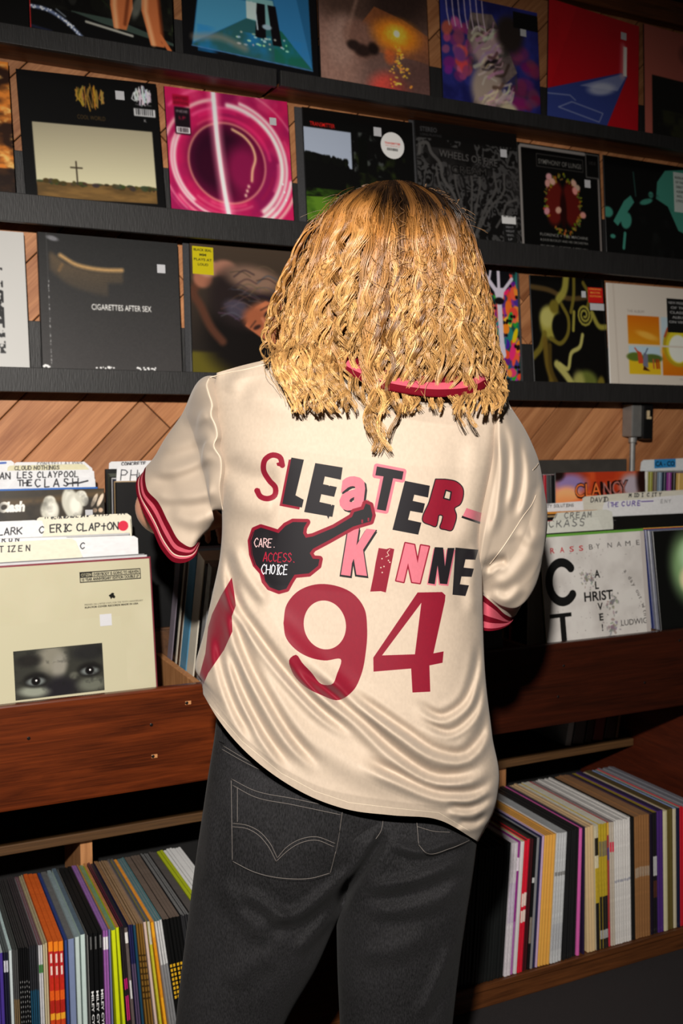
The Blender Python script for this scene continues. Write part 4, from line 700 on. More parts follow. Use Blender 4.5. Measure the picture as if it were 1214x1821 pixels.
def card(label, Y, poly, bg, marks, zf, name='divider_card', group=None, t=.0012, blue=None):
    pts = [at(x, y, Y) for x, y in poly]; xs = [p[0] for p in pts]; zs = [p[2] for p in pts]
    out = [(p[0], p[2]) for p in pts]; zb = min(zs[0], zs[-1]) - .002
    loop = out + [(out[-1][0], zf), (out[0][0], zf)]
    x0, x1, z0, z1 = min(xs), max(xs), max(zf, max(zs) - .12), max(zs)
    W, Hh = x1 - x0, z1 - z0; c = Cv(int(1500 * W), int(1500 * Hh), bg, vw=W * 1000, vh=Hh * 1000)
    for mk in marks:
        kind = mk[0]
        if kind == 'hand':
            _, t_, px, py, hp, wp, col, adv = mk; p = at(px, py, Y); s = np.linalg.norm(at(px, py + 10, Y) - p) / 10 * 1000; sx = (np.linalg.norm(at(px + 10, py, Y) - p) / 10 * 1000) / s
            c.hand(t_, (p[0] - x0) * 1000, (z1 - p[2]) * 1000, hp * s, col, wp * s, seed=len(t_) * 7, adv=adv, sx=sx)
        elif kind == 'dot':
            _, px, py, rp, col = mk; p = at(px, py, Y); s = np.linalg.norm(at(px + 10, py, Y) - p) / 10 * 1000; c.ell((p[0] - x0) * 1000, (z1 - p[2]) * 1000, rp * s, rp * s, col, .05)
        elif kind == 'line':
            _, q, wp, col = mk; c.line([((at(a, b, Y)[0] - x0) * 1000, (z1 - at(a, b, Y)[2]) * 1000) for a, b in q], wp * 1.4, col, .95)
        elif kind == 'rect':
            _, q, col = mk; c.poly([((at(a, b, Y)[0] - x0) * 1000, (z1 - at(a, b, Y)[2]) * 1000) for a, b in q], col)
        elif kind == 'text':
            _, t_, px, py, hp, wpx, col = mk; p = at(px, py, Y); s = np.linalg.norm(at(px, py + 10, Y) - p) / 10 * 1000; p2 = at(px + wpx, py, Y); c.text(t_, (p[0] - x0) * 1000, (z1 - p[2]) * 1000, hp * s, col, bold=.03, width=(p2[0] - p[0]) * 1000)
    c.grain(.03, 30, 3)
    n = len(loop); V = [(x, Y, z) for x, z in loop] + [(x, Y + t, z) for x, z in loop]
    UVs = [((x - x0) / W, (z - z0) / Hh) for x, z in loop] * 2
    fs = [tuple(range(n)), tuple(range(2 * n - 1, n - 1, -1))] + [(i, i + n, (i + 1) % n + n, (i + 1) % n) for i in range(n)]
    cx, cy = x0 + W / 2, Y; V = [(x - cx, y - cy, z - zf) for x, y, z in V]
    o = mesh_obj(name, V, fs, [P_('card ' + label[:20], c, 1.05, rough=.5, coat=.1)], uvs=UVs); o.location = (cx, cy, zf)
    bm = bmesh.new(); bm.from_mesh(o.data); bmesh.ops.recalc_face_normals(bm, faces=bm.faces); bm.to_mesh(o.data); bm.free()
    return tag(o, label, 'divider card', group)
INK = (24, 24, 30); CW, CC = (222, 222, 224), (222, 216, 196)
card('cream hand lettered divider card directly behind the cream record with eyes', 1.935, [(-60, 972), (-60, 968), (128, 958), (135, 962), (146, 988)], CC, [('hand', 'CITIZEN', -22, 983, 10, 1.7, INK, 1.42)], FZ)
card('white divider card showing a lone letter C, behind the frontmost cream card', 1.955, [(-60, 960), (118, 955), (120, 958), (238, 953), (245, 957), (246, 985)], CW, [('hand', 'C', 143, 976, 11, 1.7, INK, 1), ('hand', 'RON', 4, 964, 8, 1.7, INK, 1.6)], FZ)
card('plain cream divider card behind the lone letter C card, nearly hidden', 1.975, [(-60, 964), (100, 957), (232, 952), (236, 975)], CW, [], FZ)
for i, (Y, m, d, lb) in enumerate([(1.985, M_gry, 951, 'mid grey record top just below the card with a red dot'), (1.996, M_lgry, 948, 'pale record top just below the card with a red dot')]):
    p = at(234, d, Y); sleeve(lb, p[0] - .318, Y, FZ, .315, .004, p[2] - FZ, [m, m], 0.01)
card('cream divider card with a round red dot in the left bin', 2.012, [(74, 958), (84, 927), (88, 924), (224, 915), (231, 919), (234, 948)], CC, [('hand', 'ERIC CLAPtON', 89, 946.5, 13, 2.2, INK, .93), ('dot', 219, 935, 9, (206, 30, 60))], FZ)
card('white divider card left of the red dotted card, lettered in black marker', 2.024, [(-60, 962), (-60, 930), (60, 925), (75, 926), (84, 955)], CW, [('hand', 'CLARK', -14, 952, 12, 1.9, INK, 1.0), ('hand', 'C', 70, 948, 12, 1.9, INK, 1)], FZ)
card('cream divider card peeking up just above the red dotted card', 2.036, [(60, 950), (66, 923), (70, 920), (226, 913), (233, 918), (235, 945)], CC, [('hand', 'GARY CLARK JR', 92, 928, 11, 1.7, INK, 1.1), ('hand', 'HANDCLAP', 80, 922, 7, 1.5, INK, 1.7)], FZ)
# back tier of the left bin
la2 = .09; p = at(189, 900, 2.155)
o = sleeve('dark record with white figures standing in the back of the left bin', p[0] - .315, 2.145, BZ, .315, .004, .3115, [P_('street', c_street(), 1.5, coat=.4), M_blk], la2)
sticker(o, 'price_sticker', .315, .315, .865, .155, .915, .24, M_white_st)
p = at(178, 866, 2.16); sleeve('bright blue edged record directly behind the dark record with white figures', p[0] - .316, 2.1505, BZ, .315, .004, .3150, [M_blu, M_blu], la2)
card('white divider card with big marker letters and a dash, behind the blue edge', 2.204, [(12, 872), (24, 856), (28, 853), (165, 849), (169, 852), (170, 868)], CW, [('hand', 'THE', 32, 864, 10, 2.2, INK, .95), ('hand', 'CLASH', 62, 866, 14, 2.2, INK, 1.3), ('line', [(119, 860), (140, 859), (156, 855)], 2.4, INK)], BZ)
card('white divider card just behind the card with big letters and a dash', 2.214, [(-40, 866), (-40, 838), (160, 835), (167, 838), (169, 862)], CW, [('hand', 'LES CLAYPOOL', 31, 850, 10, 1.9, INK, 1.05), ('hand', 'AN', 0, 852, 11, 2, INK, 1)], BZ)
card('yellowed divider card near the rear of the left bin', 2.226, [(8, 860), (14, 831), (18, 828), (140, 825), (150, 826), (158, 834), (160, 860)], (212, 206, 172), [('hand', 'CLOUD NOTHINGS', 26, 836, 7, 1.4, (60, 56, 50), .95)], BZ)
card('white divider card in the rear of the left bin, cut off text along its top', 2.244, [(20, 860), (26, 824), (30, 822), (150, 821), (164, 833), (165, 858)], CW, [('hand', 'CONSTELLATIONS', 66, 828, 6, 1.2, (110, 110, 110), 1.1)], BZ)
card('white divider card with a blue marker stroke at the far left rear', 2.235, [(-40, 850), (-40, 820), (20, 819), (25, 823), (26, 850)], CW, [('line', [(-6, 824), (10, 823)], 3, (40, 80, 170))], BZ)
# second bin, back tier: stacked sleeves seen from their left edges and two cards
for i, (Y, m, top, lb) in enumerate([(2.146, M_blk, 858, 'navy sleeve edge'), (2.158, M_tan, 856, 'tan patterned sleeve edge'), (2.170, M_navy, 852, 'dark blue sleeve edge behind the tan one'), (2.182, M_lgry, 850, 'pale grey sleeve edge'), (2.194, M_blk, 848, 'black sleeve edge'), (2.206, M_slate, 844, 'olive grey sleeve edge'), (2.218, M_slate, 842, 'dark olive sleeve edge, rearmost but one'), (2.246, M_blk, 834, 'black wrapped sleeve edge, rearmost')]):  # frontmost navy sleeve gets black board: the arm's shadow put into its colour
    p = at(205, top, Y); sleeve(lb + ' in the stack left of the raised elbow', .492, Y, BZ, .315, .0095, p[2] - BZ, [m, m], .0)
card('white divider card beginning PH left of the sleeve', 2.1685, [(206, 870), (208, 831), (212, 828), (262, 826), (290, 826), (292, 850)], CW, [('hand', 'PH', 215, 854, 18, 1.6, INK, 1.0), ('hand', 'J', 243, 849, 8, 1.6, INK, 1)], BZ)
card('white divider card rising just behind the PH card', 2.262, [(192, 860), (194, 824), (198, 821), (268, 819), (290, 819), (292, 850)], CW, [('hand', 'CONCRETE', 216, 828, 6, 1.4, INK, 1.0)], BZ)
# second bin, front tier: sleeves tipped sideways, seen edge on
M_lil = mat('greyish purple sleeve', (132, 122, 134), rough=.4); M_steel = mat('steel blue sleeve', (86, 140, 172), rough=.45); M_bone = mat('bone white sleeve', (206, 198, 182), rough=.5); M_foil = mat('shiny silver wrapped sleeve', (150, 150, 152), rough=.1, coat=1, var=.4, scale=60); M_bpat = mat('brown patterned sleeve', (70, 48, 34), rough=.5, var=.6, scale=90)
def edge_y(px, x): return x / math.tan(YAW + math.atan((px - CX) / F))      # depth at which the plane x is seen at this column
for (xa, xb, m, lb) in [(289, 297, M_lil, 'greyish purple record tipped forward, deepest beside the pine divider'), (297.3, 302, M_blk, 'black record tipped forward just before the greyish purple one'), (302.3, 305, M_bone, 'bone coloured record tipped forward behind the dark brown one'), (305.3, 309, M_bpat, 'dark brown record tipped forward behind the steel blue box set'), (309.3, 310.6, M_bone, 'thin cream record touching the steel blue box set'), (311, 322.5, M_steel, 'steel blue box set tipped forward in the second bin'), (323, 335.5, M_bone, 'bone white box set tipped forward, before the steel blue one'), (336, 340, M_blk, 'black record tipped forward, before the bone white box set'), (340.5, 347, M_foil, 'shiny silver wrapped record tipped forward beside the jersey')]:
    X = .586; ya, yb = edge_y(xa, X), edge_y(xb, X); t_ = (ya - yb) * .97
    sleeve(lb, X, yb + .006, FZ + .002, .312, t_ * .92, .312, [m, m], -.33)
card('brownish divider card reading LE beside the jersey', 2.04, [(352, 1020), (354, 1002), (358, 999), (392, 997), (440, 995), (441, 1020)], (150, 132, 108), [('hand', 'LE', 366, 1013, 11, 1.8, INK, 1.0), ('hand', 'NNON', 386, 1012, 11, 1.8, INK, 1.0)], FZ)
card('brownish divider card reading CO behind the LE card', 2.06, [(310, 1010), (312, 980), (316, 976), (440, 968), (442, 1000)], (140, 122, 98), [('hand', 'CO', 352, 1000, 14, 1.8, INK, 1.5)], FZ)
# third and fourth bins
o = sleeve('black record with gold script standing in the shadow below the right sleeve', .985, 1.838, FZ, .315, .004, .300, [P_('gold', c_gold(), 1.6), M_blk], .2)
la = lean_for(1.834, FZ, 1150, 940); xr = at(1163, 1118, 1.834)[0]
o = sleeve('grey splattered record with a big black letter C at the right', xr - .315, 1.834, FZ, .315, .004, .315, [P_('splat', c_splat(), 1.35, rough=.3, coat=.2), M_lgry], la, -.01)
sleeve('green edged record just behind the grey splattered record', xr - .31, 1.842, FZ, .315, .004, .320, [M_grn, M_grn], la, -.01)
sleeve('dark record behind the green edged one in the right bin', xr - .308, 1.85, FZ, .315, .004, .322, [M_blk, M_blk], la, -.01)
card('pale divider card directly above the grey splattered record', 1.945, [(940, 955), (945, 930), (1062, 919), (1071, 941)], (206, 206, 196), [('hand', 'CRASS', 975, 938, 13, 1.6, (70, 70, 72), 1.15)], FZ)
card('taller pale divider card behind the card above the splattered record', 1.965, [(975, 940), (990, 912), (1078, 906), (1088, 910), (1090, 932)], (200, 200, 190), [('hand', 'CREAM', 1003, 922, 10, 1.6, (84, 84, 84), 1.12), ('line', [(986, 922), (990, 914)], 1.5, (84, 84, 84))], FZ)
M_redS = mat('red sleeve', (170, 30, 44), rough=.35); M_oran = mat('orange sleeve', (216, 140, 50), rough=.4)
for i, (Y, x0p, m, yp, lb) in enumerate([(1.985, 1105, M_blk, 925, 'dark record top'), (2.000, 1105, M_redS, 920, 'red record top'), (2.015, 1090, M_blk, 915, 'black record top behind the red one'), (2.030, 1085, M_tan, 912, 'tan record top'), (2.046, 1080, M_blk, 910, 'black record top under the card'), (2.060, 1080, M_oran, 906, 'orange record top')]):
    p = at(x0p, yp, Y); sleeve(lb + ' in the right bin under the purple card', 1.738 - .315, Y, FZ, .315, .006, max(.28, p[2] - FZ), [m, m], 0)
    if Y > 2.05: sleeve('black record standing at the right frame edge, past the last divider', 1.764, Y, FZ, .315, .006, at(1190, 914, Y)[2] - FZ, [M_blk, M_blk], 0)
card('white divider card with tiny writing, partly behind the right sleeve', 2.085, [(930, 925), (935, 899), (1036, 891), (1038, 912)], CW, [('hand', 'CITY SOLUTIONS', 966, 903, 5, 1.0, (80, 80, 84), .92)], FZ)
card('white divider card with purple lettering in the right bin', 2.075, [(1070, 912), (1074, 895), (1078, 892), (1165, 886), (1172, 890), (1174, 902)], CW, [('hand', '(', 1078, 902, 10, 1.3, (90, 70, 140), 1), ('hand', 'THE', 1085, 901, 7, 1.5, (80, 50, 150), .7), ('hand', 'CURE', 1105, 900, 8, 1.7, (80, 50, 150), 1.25), ('line', [(1140, 892), (1161, 891)], 2, (80, 50, 150))], FZ)
card('white divider card with faint grey writing, right of the purple lettered card', 2.079, [(1158, 905), (1160, 887), (1164, 884), (1262, 876), (1263, 900)], CW, [('hand', 'DENY', 1168, 895, 6, 1.0, (120, 120, 122), 1.2)], FZ)
card('pale divider card with cut off black writing behind the purple lettered card', 2.094, [(1034, 905), (1036, 886), (1040, 883), (1110, 877), (1200, 872), (1262, 868), (1263, 890)], (206, 202, 188), [('hand', 'DAVID', 1050, 893, 8, 1.5, INK, .95), ('hand', 'MIDI CITY', 1118, 884, 6, 1.6, INK, 1.5)], .817)
la2 = lean_for(2.148, BZ, 1150, 838); p = at(1150, 870, 2.155)
sleeve('fiery orange record with outlined block title in the right bin', p[0] - .315, 2.148, BZ, .315, .004, .324, [P_('flame', c_flame(), 1.5, coat=.4), M_blk], la2)
for i, (dx, m, lb) in enumerate([(-.012, M_blk, 'black'), (-.020, M_wrap, 'clear wrapped'), (-.026, M_redS, 'red and yellow'), (-.034, M_wrap, 'glossy wrapped'), (-.05, M_lgry, 'pale grey'), (-.06, M_lgry, 'pale clear wrapped')]):
    sleeve(lb + ' record edge showing left of the fiery orange record', p[0] - .315 + dx * .8, 2.1545 + .0075 * i, BZ, .315, .005, .318, [m, m], la2)
EDG = [((30, 26, 26), 'black'), ((214, 212, 206), 'white'), ((150, 150, 60), 'olive yellow'), ((110, 96, 84), 'brownish grey'), ((120, 140, 160), 'blue grey'), ((30, 40, 60), 'navy'), ((140, 60, 140), 'purple'), ((40, 34, 34), 'dark brown'), ((196, 160, 90), 'gold')]
for i, (c_, nm) in enumerate(EDG):
    m = mat(nm + ' sleeve', c_, rough=.35); Y = 2.300 - i * .019
    sleeve(nm + ' record edge in the upright stack at the far right', 1.765 + .34 + .0, Y, BZ, .315, .012, .316, [m, m], 0)
card('white divider card with blue label reading CA - CO at the far right', 2.318, [(1138, 838), (1140, 822), (1144, 818), (1262, 813), (1263, 835)], (216, 220, 222), [('rect', [(1163, 817), (1201, 815), (1201, 831), (1163, 833)], (40, 130, 190)), ('text', 'CA - CO', 1165, 829, 12, 34, (16, 30, 44))], BZ)
# last bin on the right: coloured edges and a dark cover
for i, (c_, nm) in enumerate([((226, 190, 90), 'pale yellow'), ((178, 30, 40), 'red and yellow'), ((30, 30, 60), 'dark blue'), ((110, 116, 140), 'blue grey wrapped'), ((34, 44, 100), 'royal blue'), ((116, 118, 130), 'silver wrapped')]):
    m = mat(nm + ' sleeve edge', c_, rough=.3, coat=.6, var=.3); sleeve(nm + ' record edge right of the grey splattered record', 1.764, 1.902 - i * .0108, FZ, .315, .0095, .315, [m, m], .16)
sleeve('dark record with a pale green glow at the right edge of frame', 1.764, 1.834, FZ, .315, .006, .315, [P_('glow', c_glow(), 1.6), M_blk], .16)

# ------------------------------------------------------------------ lower racks: every spine a record
def spine_img(bands, base, text=None, tcol=(230, 230, 230), tv=(.5, .98)):
    c = Cv(14, 300, base, vw=14, vh=300)
    for v0, v1, col, *xr in bands: c.rect(xr[0] if xr else 0, v0 * 300, xr[1] if xr else 14, v1 * 300, col)
    if text: c.text(text, 3.2, tv[0] * 300, 11, tcol, rot=math.pi / 2, bold=.03, width=(tv[1] - tv[0]) * 300)
    c.grain(.12, 6, 3, aniso=12); return c
RACKZ = .0556
def rack(items, line, leanf, where):
    (lx0, ly0), (lx1, ly1) = line
    for (a, b, n, col, desc, *ex) in items:
        ex = ex[0] if ex else {}
        xa = at(a, ly0 + (a - lx0) * (ly1 - ly0) / (lx1 - lx0), 1.812)[0]; xb = at(b, ly0 + (b - lx0) * (ly1 - ly0) / (lx1 - lx0), 1.812)[0]
        pitch = (xb - xa) / n; t = max(.0012, pitch - .0010)
        g = ex.get('g', 1.3); cc = tuple(255 * v for v in Cv(2, 2, col).gain(g)[0, 0]); body = mat('sleeve ' + desc, cc, rough=.38, var=.1, coat=.2)
        tc = ex.get('top'); topm = mat('sleeve top ' + desc, tuple(255 * v for v in Cv(2, 2, tc).gain(g)[0, 0]), rough=.5, var=.3, scale=120) if tc else body
        front = P_('spine ' + desc, spine_img(ex.get('bands', []), col, ex.get('text'), ex.get('tcol', (230, 230, 230)), ex.get('tv', (.5, .98))), g, rough=.35) if (ex.get('bands') or ex.get('text')) else body
        for i in range(n):
            xt = xa + i * pitch; roll = leanf((a + (b - a) * (i + .5) / n)); h = .315 - R_.uniform(0, .004); x0 = xt - math.sin(roll) * h
            lb = desc + ' record spine in ' + where if n == 1 else '%s of %s spines in %s' % (('left', 'right')[i] if n == 2 else ORD[i] + ' from left', (['', '', 'the two', 'three', 'four', 'five', 'six', 'seven', 'eight', 'nine', 'ten'][n]) + ' ' + desc, where)
            sleeve(lb, x0, 1.812 + R_.uniform(0, .003), RACKZ, t, .312, h, [front, body, topm], 0, roll, 0, group=None if n == 1 else desc + ' record spines')
S = 3.68
def L_(*q): return [(a / S, b / S, *r) for a, b, *r in q]
blk = (16, 16, 17)
LEFT = L_((-60, -30, 2, (190, 188, 180), 'off white'), (-30, 22, 2, (66, 48, 130), 'deep purple blue', {'top': (150, 160, 160)}), (24, 56, 2, (24, 24, 44), 'dark navy', {'bands': [(.05, .12, (190, 190, 200)), (.45, .6, (60, 70, 120))], 'top': (70, 76, 76)}), (60, 82, 1, (186, 196, 198), 'pale icy white', {'top': (150, 168, 168)}), (84, 120, 3, (74, 74, 74), 'glossy grey', {'bands': [(.3, .5, (120, 100, 70)), (.6, .9, (50, 50, 52))], 'top': (60, 62, 60)}),
          (122, 192, 5, (20, 20, 21), 'white dotted black', {'bands': [(.2 + k * .03, .212 + k * .03, (150, 150, 150), 5, 10) for k in range(20)], 'top': (44, 42, 42)}), (194, 250, 4, (44, 44, 48), 'teal footed', {'bands': [(.27, 1, (30, 72, 96))], 'top': (50, 44, 46)}), (252, 282, 2, (190, 190, 194), 'green flecked white', {'bands': [(.12, .17, (60, 120, 60)), (.7, .95, (60, 50, 60))], 'top': (90, 60, 66)}), (284, 314, 2, (184, 172, 140), 'cream', {'top': (140, 128, 100)}),
          (318, 418, 3, (206, 92, 30), 'orange flame', {'bands': [(0, .06, (226, 120, 30)), (.06, .22, (168, 34, 36)), (.075, .13, (214, 190, 180), 4, 10), (.15, .205, (214, 190, 180), 4, 10), (.22, .3, (178, 40, 26)), (.3, .36, (206, 84, 26)), (.36, .44, (160, 34, 24)), (.44, .48, (230, 150, 40)), (.48, 1, (186, 60, 26))], 'top': (176, 78, 26)}), (424, 444, 1, (44, 66, 120), 'medium blue', {'top': (36, 50, 100)}), (448, 490, 1, (110, 122, 154), 'slate blue', {'top': (84, 84, 84)}), (494, 524, 1, (176, 190, 186), 'pale mint', {'top': (110, 124, 128)}), (530, 562, 1, (178, 194, 190), 'pale mint green', {'top': (70, 84, 96)}),
          (572, 580, 1, (110, 110, 108), 'thin grey'), (582, 674, 3, (14, 14, 15), 'upright lettered black', {'text': 'MILEY CYRUS', 'tv': (.36, .66), 'bands': [(.02, .10, (90, 90, 90), 4, 9)], 'top': (18, 18, 18)}), (676, 712, 2, (140, 84, 152), 'purple', {'bands': [(.04, .12, (226, 214, 230))], 'top': (120, 84, 140)}), (714, 728, 1, (104, 110, 150), 'grey blue', {'top': (140, 100, 56)}),
          (731, 760, 1, (190, 200, 20), 'acid yellow', {'top': (90, 116, 90)}), (762, 784, 1, (186, 196, 22), 'acid yellow leaning', {'top': (150, 100, 60)}), (788, 812, 2, (40, 34, 38), 'pink footed dark', {'bands': [(.33, .40, (190, 30, 110)), (.44, .6, (190, 40, 110))], 'top': (70, 24, 40)}), (815, 838, 1, (88, 78, 76), 'grey brown', {'bands': [(.03, .10, (210, 206, 204)), (.34, .46, (190, 190, 190), 3, 11)], 'top': (26, 26, 34)}), (842, 872, 2, (34, 34, 74), 'navy dotted', {'bands': [(.25, .9, (80, 66, 92))], 'top': (120, 90, 60)}), (874, 892, 1, (26, 62, 84), 'teal blue', {'top': (124, 100, 76)}),
          (894, 940, 3, (116, 84, 34), 'brown and gold', {'bands': [(.2 + k * .04, .21 + k * .04, (50, 34, 14)) for k in range(8)] + [(.8, .9, (170, 70, 30))], 'top': (124, 100, 76)}), (942, 962, 1, (190, 166, 156), 'pinkish white', {'top': (66, 66, 68)}), (964, 984, 1, (176, 168, 44), 'olive yellow', {'bands': [(0, .15, (176, 172, 150))], 'top': (76, 76, 78)}), (988, 1010, 1, (216, 150, 30), 'golden orange', {'bands': [(.1, .5, (200, 130, 24))], 'top': (190, 124, 40)}),
          (1014, 1064, 3, (184, 184, 184), 'silver', {'bands': [(.29, .95, (120, 120, 122))], 'top': (66, 96, 100)}), (1066, 1180, 5, (14, 14, 14), 'yellow printed black', {'bands': [(.30 + k * .03, .32 + k * .03, (196, 150, 30), 2, 12) for k in range(8)], 'top': (88, 76, 68)}), (1184, 1240, 4, (40, 40, 42), 'dark grey half hidden', {'top': (92, 92, 92)}), (1244, 1300, 3, (44, 40, 40), 'dark brown half hidden', {'top': (70, 66, 64)}), (1304, 1350, 2, (150, 160, 30), 'yellow green half hidden'), (1354, 1480, 6, (200, 200, 200), 'white half hidden'))
rack(LEFT, ((0, 1705), (319, 1643)), lambda x: float(np.interp(x, [0, 110, 150, 195, 206, 215, 240, 268, 280, 330, 420], [-.010, -.010, -.011, -.012, -.045, -.055, -.07, -.105, -.125, -.13, -.13])), 'lower left rack')
S2 = 2.932
def Rr(*q): return [(800 + a / S2, 800 * 0 + 800 + b / S2, *r) for a, b, *r in q]
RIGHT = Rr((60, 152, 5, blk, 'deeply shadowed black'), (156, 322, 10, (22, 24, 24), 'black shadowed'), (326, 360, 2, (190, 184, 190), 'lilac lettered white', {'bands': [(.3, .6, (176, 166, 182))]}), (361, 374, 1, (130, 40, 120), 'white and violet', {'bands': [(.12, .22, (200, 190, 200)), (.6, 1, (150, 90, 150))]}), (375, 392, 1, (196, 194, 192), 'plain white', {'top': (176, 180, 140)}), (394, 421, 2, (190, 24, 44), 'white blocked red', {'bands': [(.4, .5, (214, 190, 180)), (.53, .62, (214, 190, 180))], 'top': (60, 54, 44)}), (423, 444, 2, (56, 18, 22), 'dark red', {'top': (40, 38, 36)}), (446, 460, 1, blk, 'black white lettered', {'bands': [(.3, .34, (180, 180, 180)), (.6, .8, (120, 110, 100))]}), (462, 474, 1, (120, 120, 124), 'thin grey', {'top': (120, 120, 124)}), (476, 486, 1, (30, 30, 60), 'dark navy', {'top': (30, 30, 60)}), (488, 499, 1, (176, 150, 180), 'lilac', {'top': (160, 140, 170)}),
           (501, 558, 4, (206, 154, 70), 'yellow orange', {'top': (176, 128, 66)}), (560, 616, 4, (176, 178, 180), 'whitish grey', {'bands': [(.3, .33, (120, 120, 120)), (.7, .9, (160, 162, 166))], 'top': (140, 142, 144)}), (618, 679, 6, (24, 24, 25), 'matt black', {'top': (34, 32, 32)}), (681, 696, 1, (200, 90, 160), 'bright pink', {'top': (196, 90, 150)}), (698, 709, 1, (34, 24, 50), 'dark purple', {'top': (60, 50, 60)}), (711, 754, 3, (196, 170, 128), 'cream tan', {'top': (160, 136, 108)}), (756, 776, 1, (184, 176, 150), 'white black and yellow', {'bands': [(.1, .24, (40, 36, 30)), (.24, .34, (200, 190, 160)), (.34, .62, (176, 150, 40)), (.62, 1, (30, 28, 28))], 'top': (186, 184, 174)}), (778, 822, 3, (170, 146, 40), 'black footed yellow', {'bands': [(.14, .26, (120, 110, 80)), (.58, 1, (34, 32, 32)), (.85, .92, (150, 150, 150))], 'top': (186, 184, 174)}), (824, 834, 1, (150, 50, 50), 'multicoloured thin', {'bands': [(0, .1, (200, 160, 60)), (.2, .3, (60, 50, 110)), (.8, 1, (180, 30, 60))], 'top': (150, 20, 44)}), (836, 858, 2, (176, 166, 152), 'beige white', {'bands': [(.16, .24, (200, 40, 70))], 'top': (110, 100, 104)}),
           (860, 944, 7, (196, 193, 190), 'clean white', {'bands': [(.48, .5, (150, 150, 160))], 'top': (168, 166, 164)}), (946, 964, 1, (22, 22, 22), 'single black'), (966, 1042, 6, (132, 92, 56), 'brown kraft card', {'bands': [(.42, .5, (150, 130, 110))], 'top': (122, 90, 64)}), (1045, 1060, 1, (26, 20, 34), 'black and violet', {'top': (60, 44, 60)}), (1062, 1082, 2, (24, 22, 24), 'white lettered black', {'bands': [(.36, .52, (170, 170, 170)), (.56, .7, (70, 40, 28))], 'top': (130, 110, 40)}), (1084, 1114, 2, (66, 38, 104), 'deep violet', {'top': (40, 30, 60)}), (1116, 1134, 1, (190, 184, 150), 'pale cream', {'top': (176, 160, 140)}), (1136, 1166, 2, (88, 76, 36), 'olive brown', {'top': (66, 54, 36)}), (1168, 1184, 1, (186, 176, 150), 'cream and tan', {'top': (130, 150, 190)}), (1186, 1200, 1, (20, 26, 50), 'blue black', {'top': (130, 140, 130)}), (1202, 1230, 2, (180, 26, 40), 'scarlet', {'top': (110, 110, 116)}), (1232, 1290, 4, (120, 120, 126), 'pale grey edge', {'top': (96, 96, 104)}))
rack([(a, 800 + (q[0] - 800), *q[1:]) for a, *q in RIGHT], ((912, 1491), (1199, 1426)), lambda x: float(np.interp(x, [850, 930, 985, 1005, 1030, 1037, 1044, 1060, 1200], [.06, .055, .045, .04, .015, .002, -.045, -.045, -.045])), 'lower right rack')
# middle compartment under the right bins
for i, (c_, a, b, nm) in enumerate([((150, 150, 150), 1005, 1016, 'pale grey'), ((60, 62, 62), 1018, 1038, 'dark grey'), (blk, 1040, 1052, 'black'), ((90, 24, 30), 1054, 1072, 'dark red'), (blk, 1074, 1092, 'plain black'), ((96, 66, 36), 1094, 1099, 'thin brown')]):
    xa = at(a, 1334, 2.13)[0]; xb = at(b, 1330, 2.13)[0]; m = mat('shelf sleeve ' + nm, c_, rough=.4)
    sleeve(nm + ' record leaning in the dark middle compartment under the right bins', xa, 2.13, .4455, xb - xa - .002, .18, .244, [m, m], 0, .17)
# ------------------------------------------------------------------ the person: garments first as solid shells in front of the bins
def fold_map(x0, y0, x1, y1, folds):                                      # relief of the cloth folds in metres, toward the viewer
    w_, h = x1 - x0, y1 - y0; Hm = np.zeros((h, w_)); Y, X = np.mgrid[y0:y1, x0:x1].astype(float)
    for pts, amp, wd, *ex in folds:
        P = spl(pts, 26); n = len(P); best = np.full(Hm.shape, 1e9); sd = np.zeros(Hm.shape); tt = np.zeros(Hm.shape)
        R = wd * 3.4; a0, b0 = max(0, int(P[:, 0].min() - R - x0)), min(w_, int(P[:, 0].max() + R - x0)); a1, b1 = max(0, int(P[:, 1].min() - R - y0)), min(h, int(P[:, 1].max() + R - y0))
        if b0 <= a0 or b1 <= a1: continue
        xs, ys = X[a1:b1, a0:b0], Y[a1:b1, a0:b0]; B = best[a1:b1, a0:b0]; S_ = sd[a1:b1, a0:b0]; T_ = tt[a1:b1, a0:b0]
        for i in range(n - 1):
            p, q = P[i], P[i + 1]; d = q - p; L2 = d @ d + 1e-9; t = np.clip(((xs - p[0]) * d[0] + (ys - p[1]) * d[1]) / L2, 0, 1)
            ex_, ey = xs - p[0] - t * d[0], ys - p[1] - t * d[1]; dd = ex_ ** 2 + ey ** 2; m = dd < B
            B[m] = dd[m]; S_[m] = np.sign(d[0] * ey - d[1] * ex_)[m]; T_[m] = ((i + t) / (n - 1))[m]
        D = np.sqrt(B) * S_; tap = np.clip(np.minimum(T_ / .22, (1 - T_) / .22), 0, 1); tap = tap * tap * (3 - 2 * tap)
        v = ex[0] if ex else .55
        g = np.exp(-(D / wd) ** 2) - v * np.exp(-((D - 1.5 * wd) / wd) ** 2) - v * .3 * np.exp(-((D + 1.6 * wd) / wd) ** 2)
        Hm[a1:b1, a0:b0] += amp * .0017 * g * tap * (np.sqrt(B) < R)
    return (x0, y0, Hm)
def fsample(fm, px, py):
    x0, y0, Hm = fm; x = np.clip(px - x0, 0, Hm.shape[1] - 1.001); y = np.clip(py - y0, 0, Hm.shape[0] - 1.001); i = x.astype(int); j = y.astype(int); u = x - i; v = y - j
    return Hm[j, i] * (1 - u) * (1 - v) + Hm[j, i + 1] * u * (1 - v) + Hm[j + 1, i] * (1 - u) * v + Hm[j + 1, i + 1] * u * v
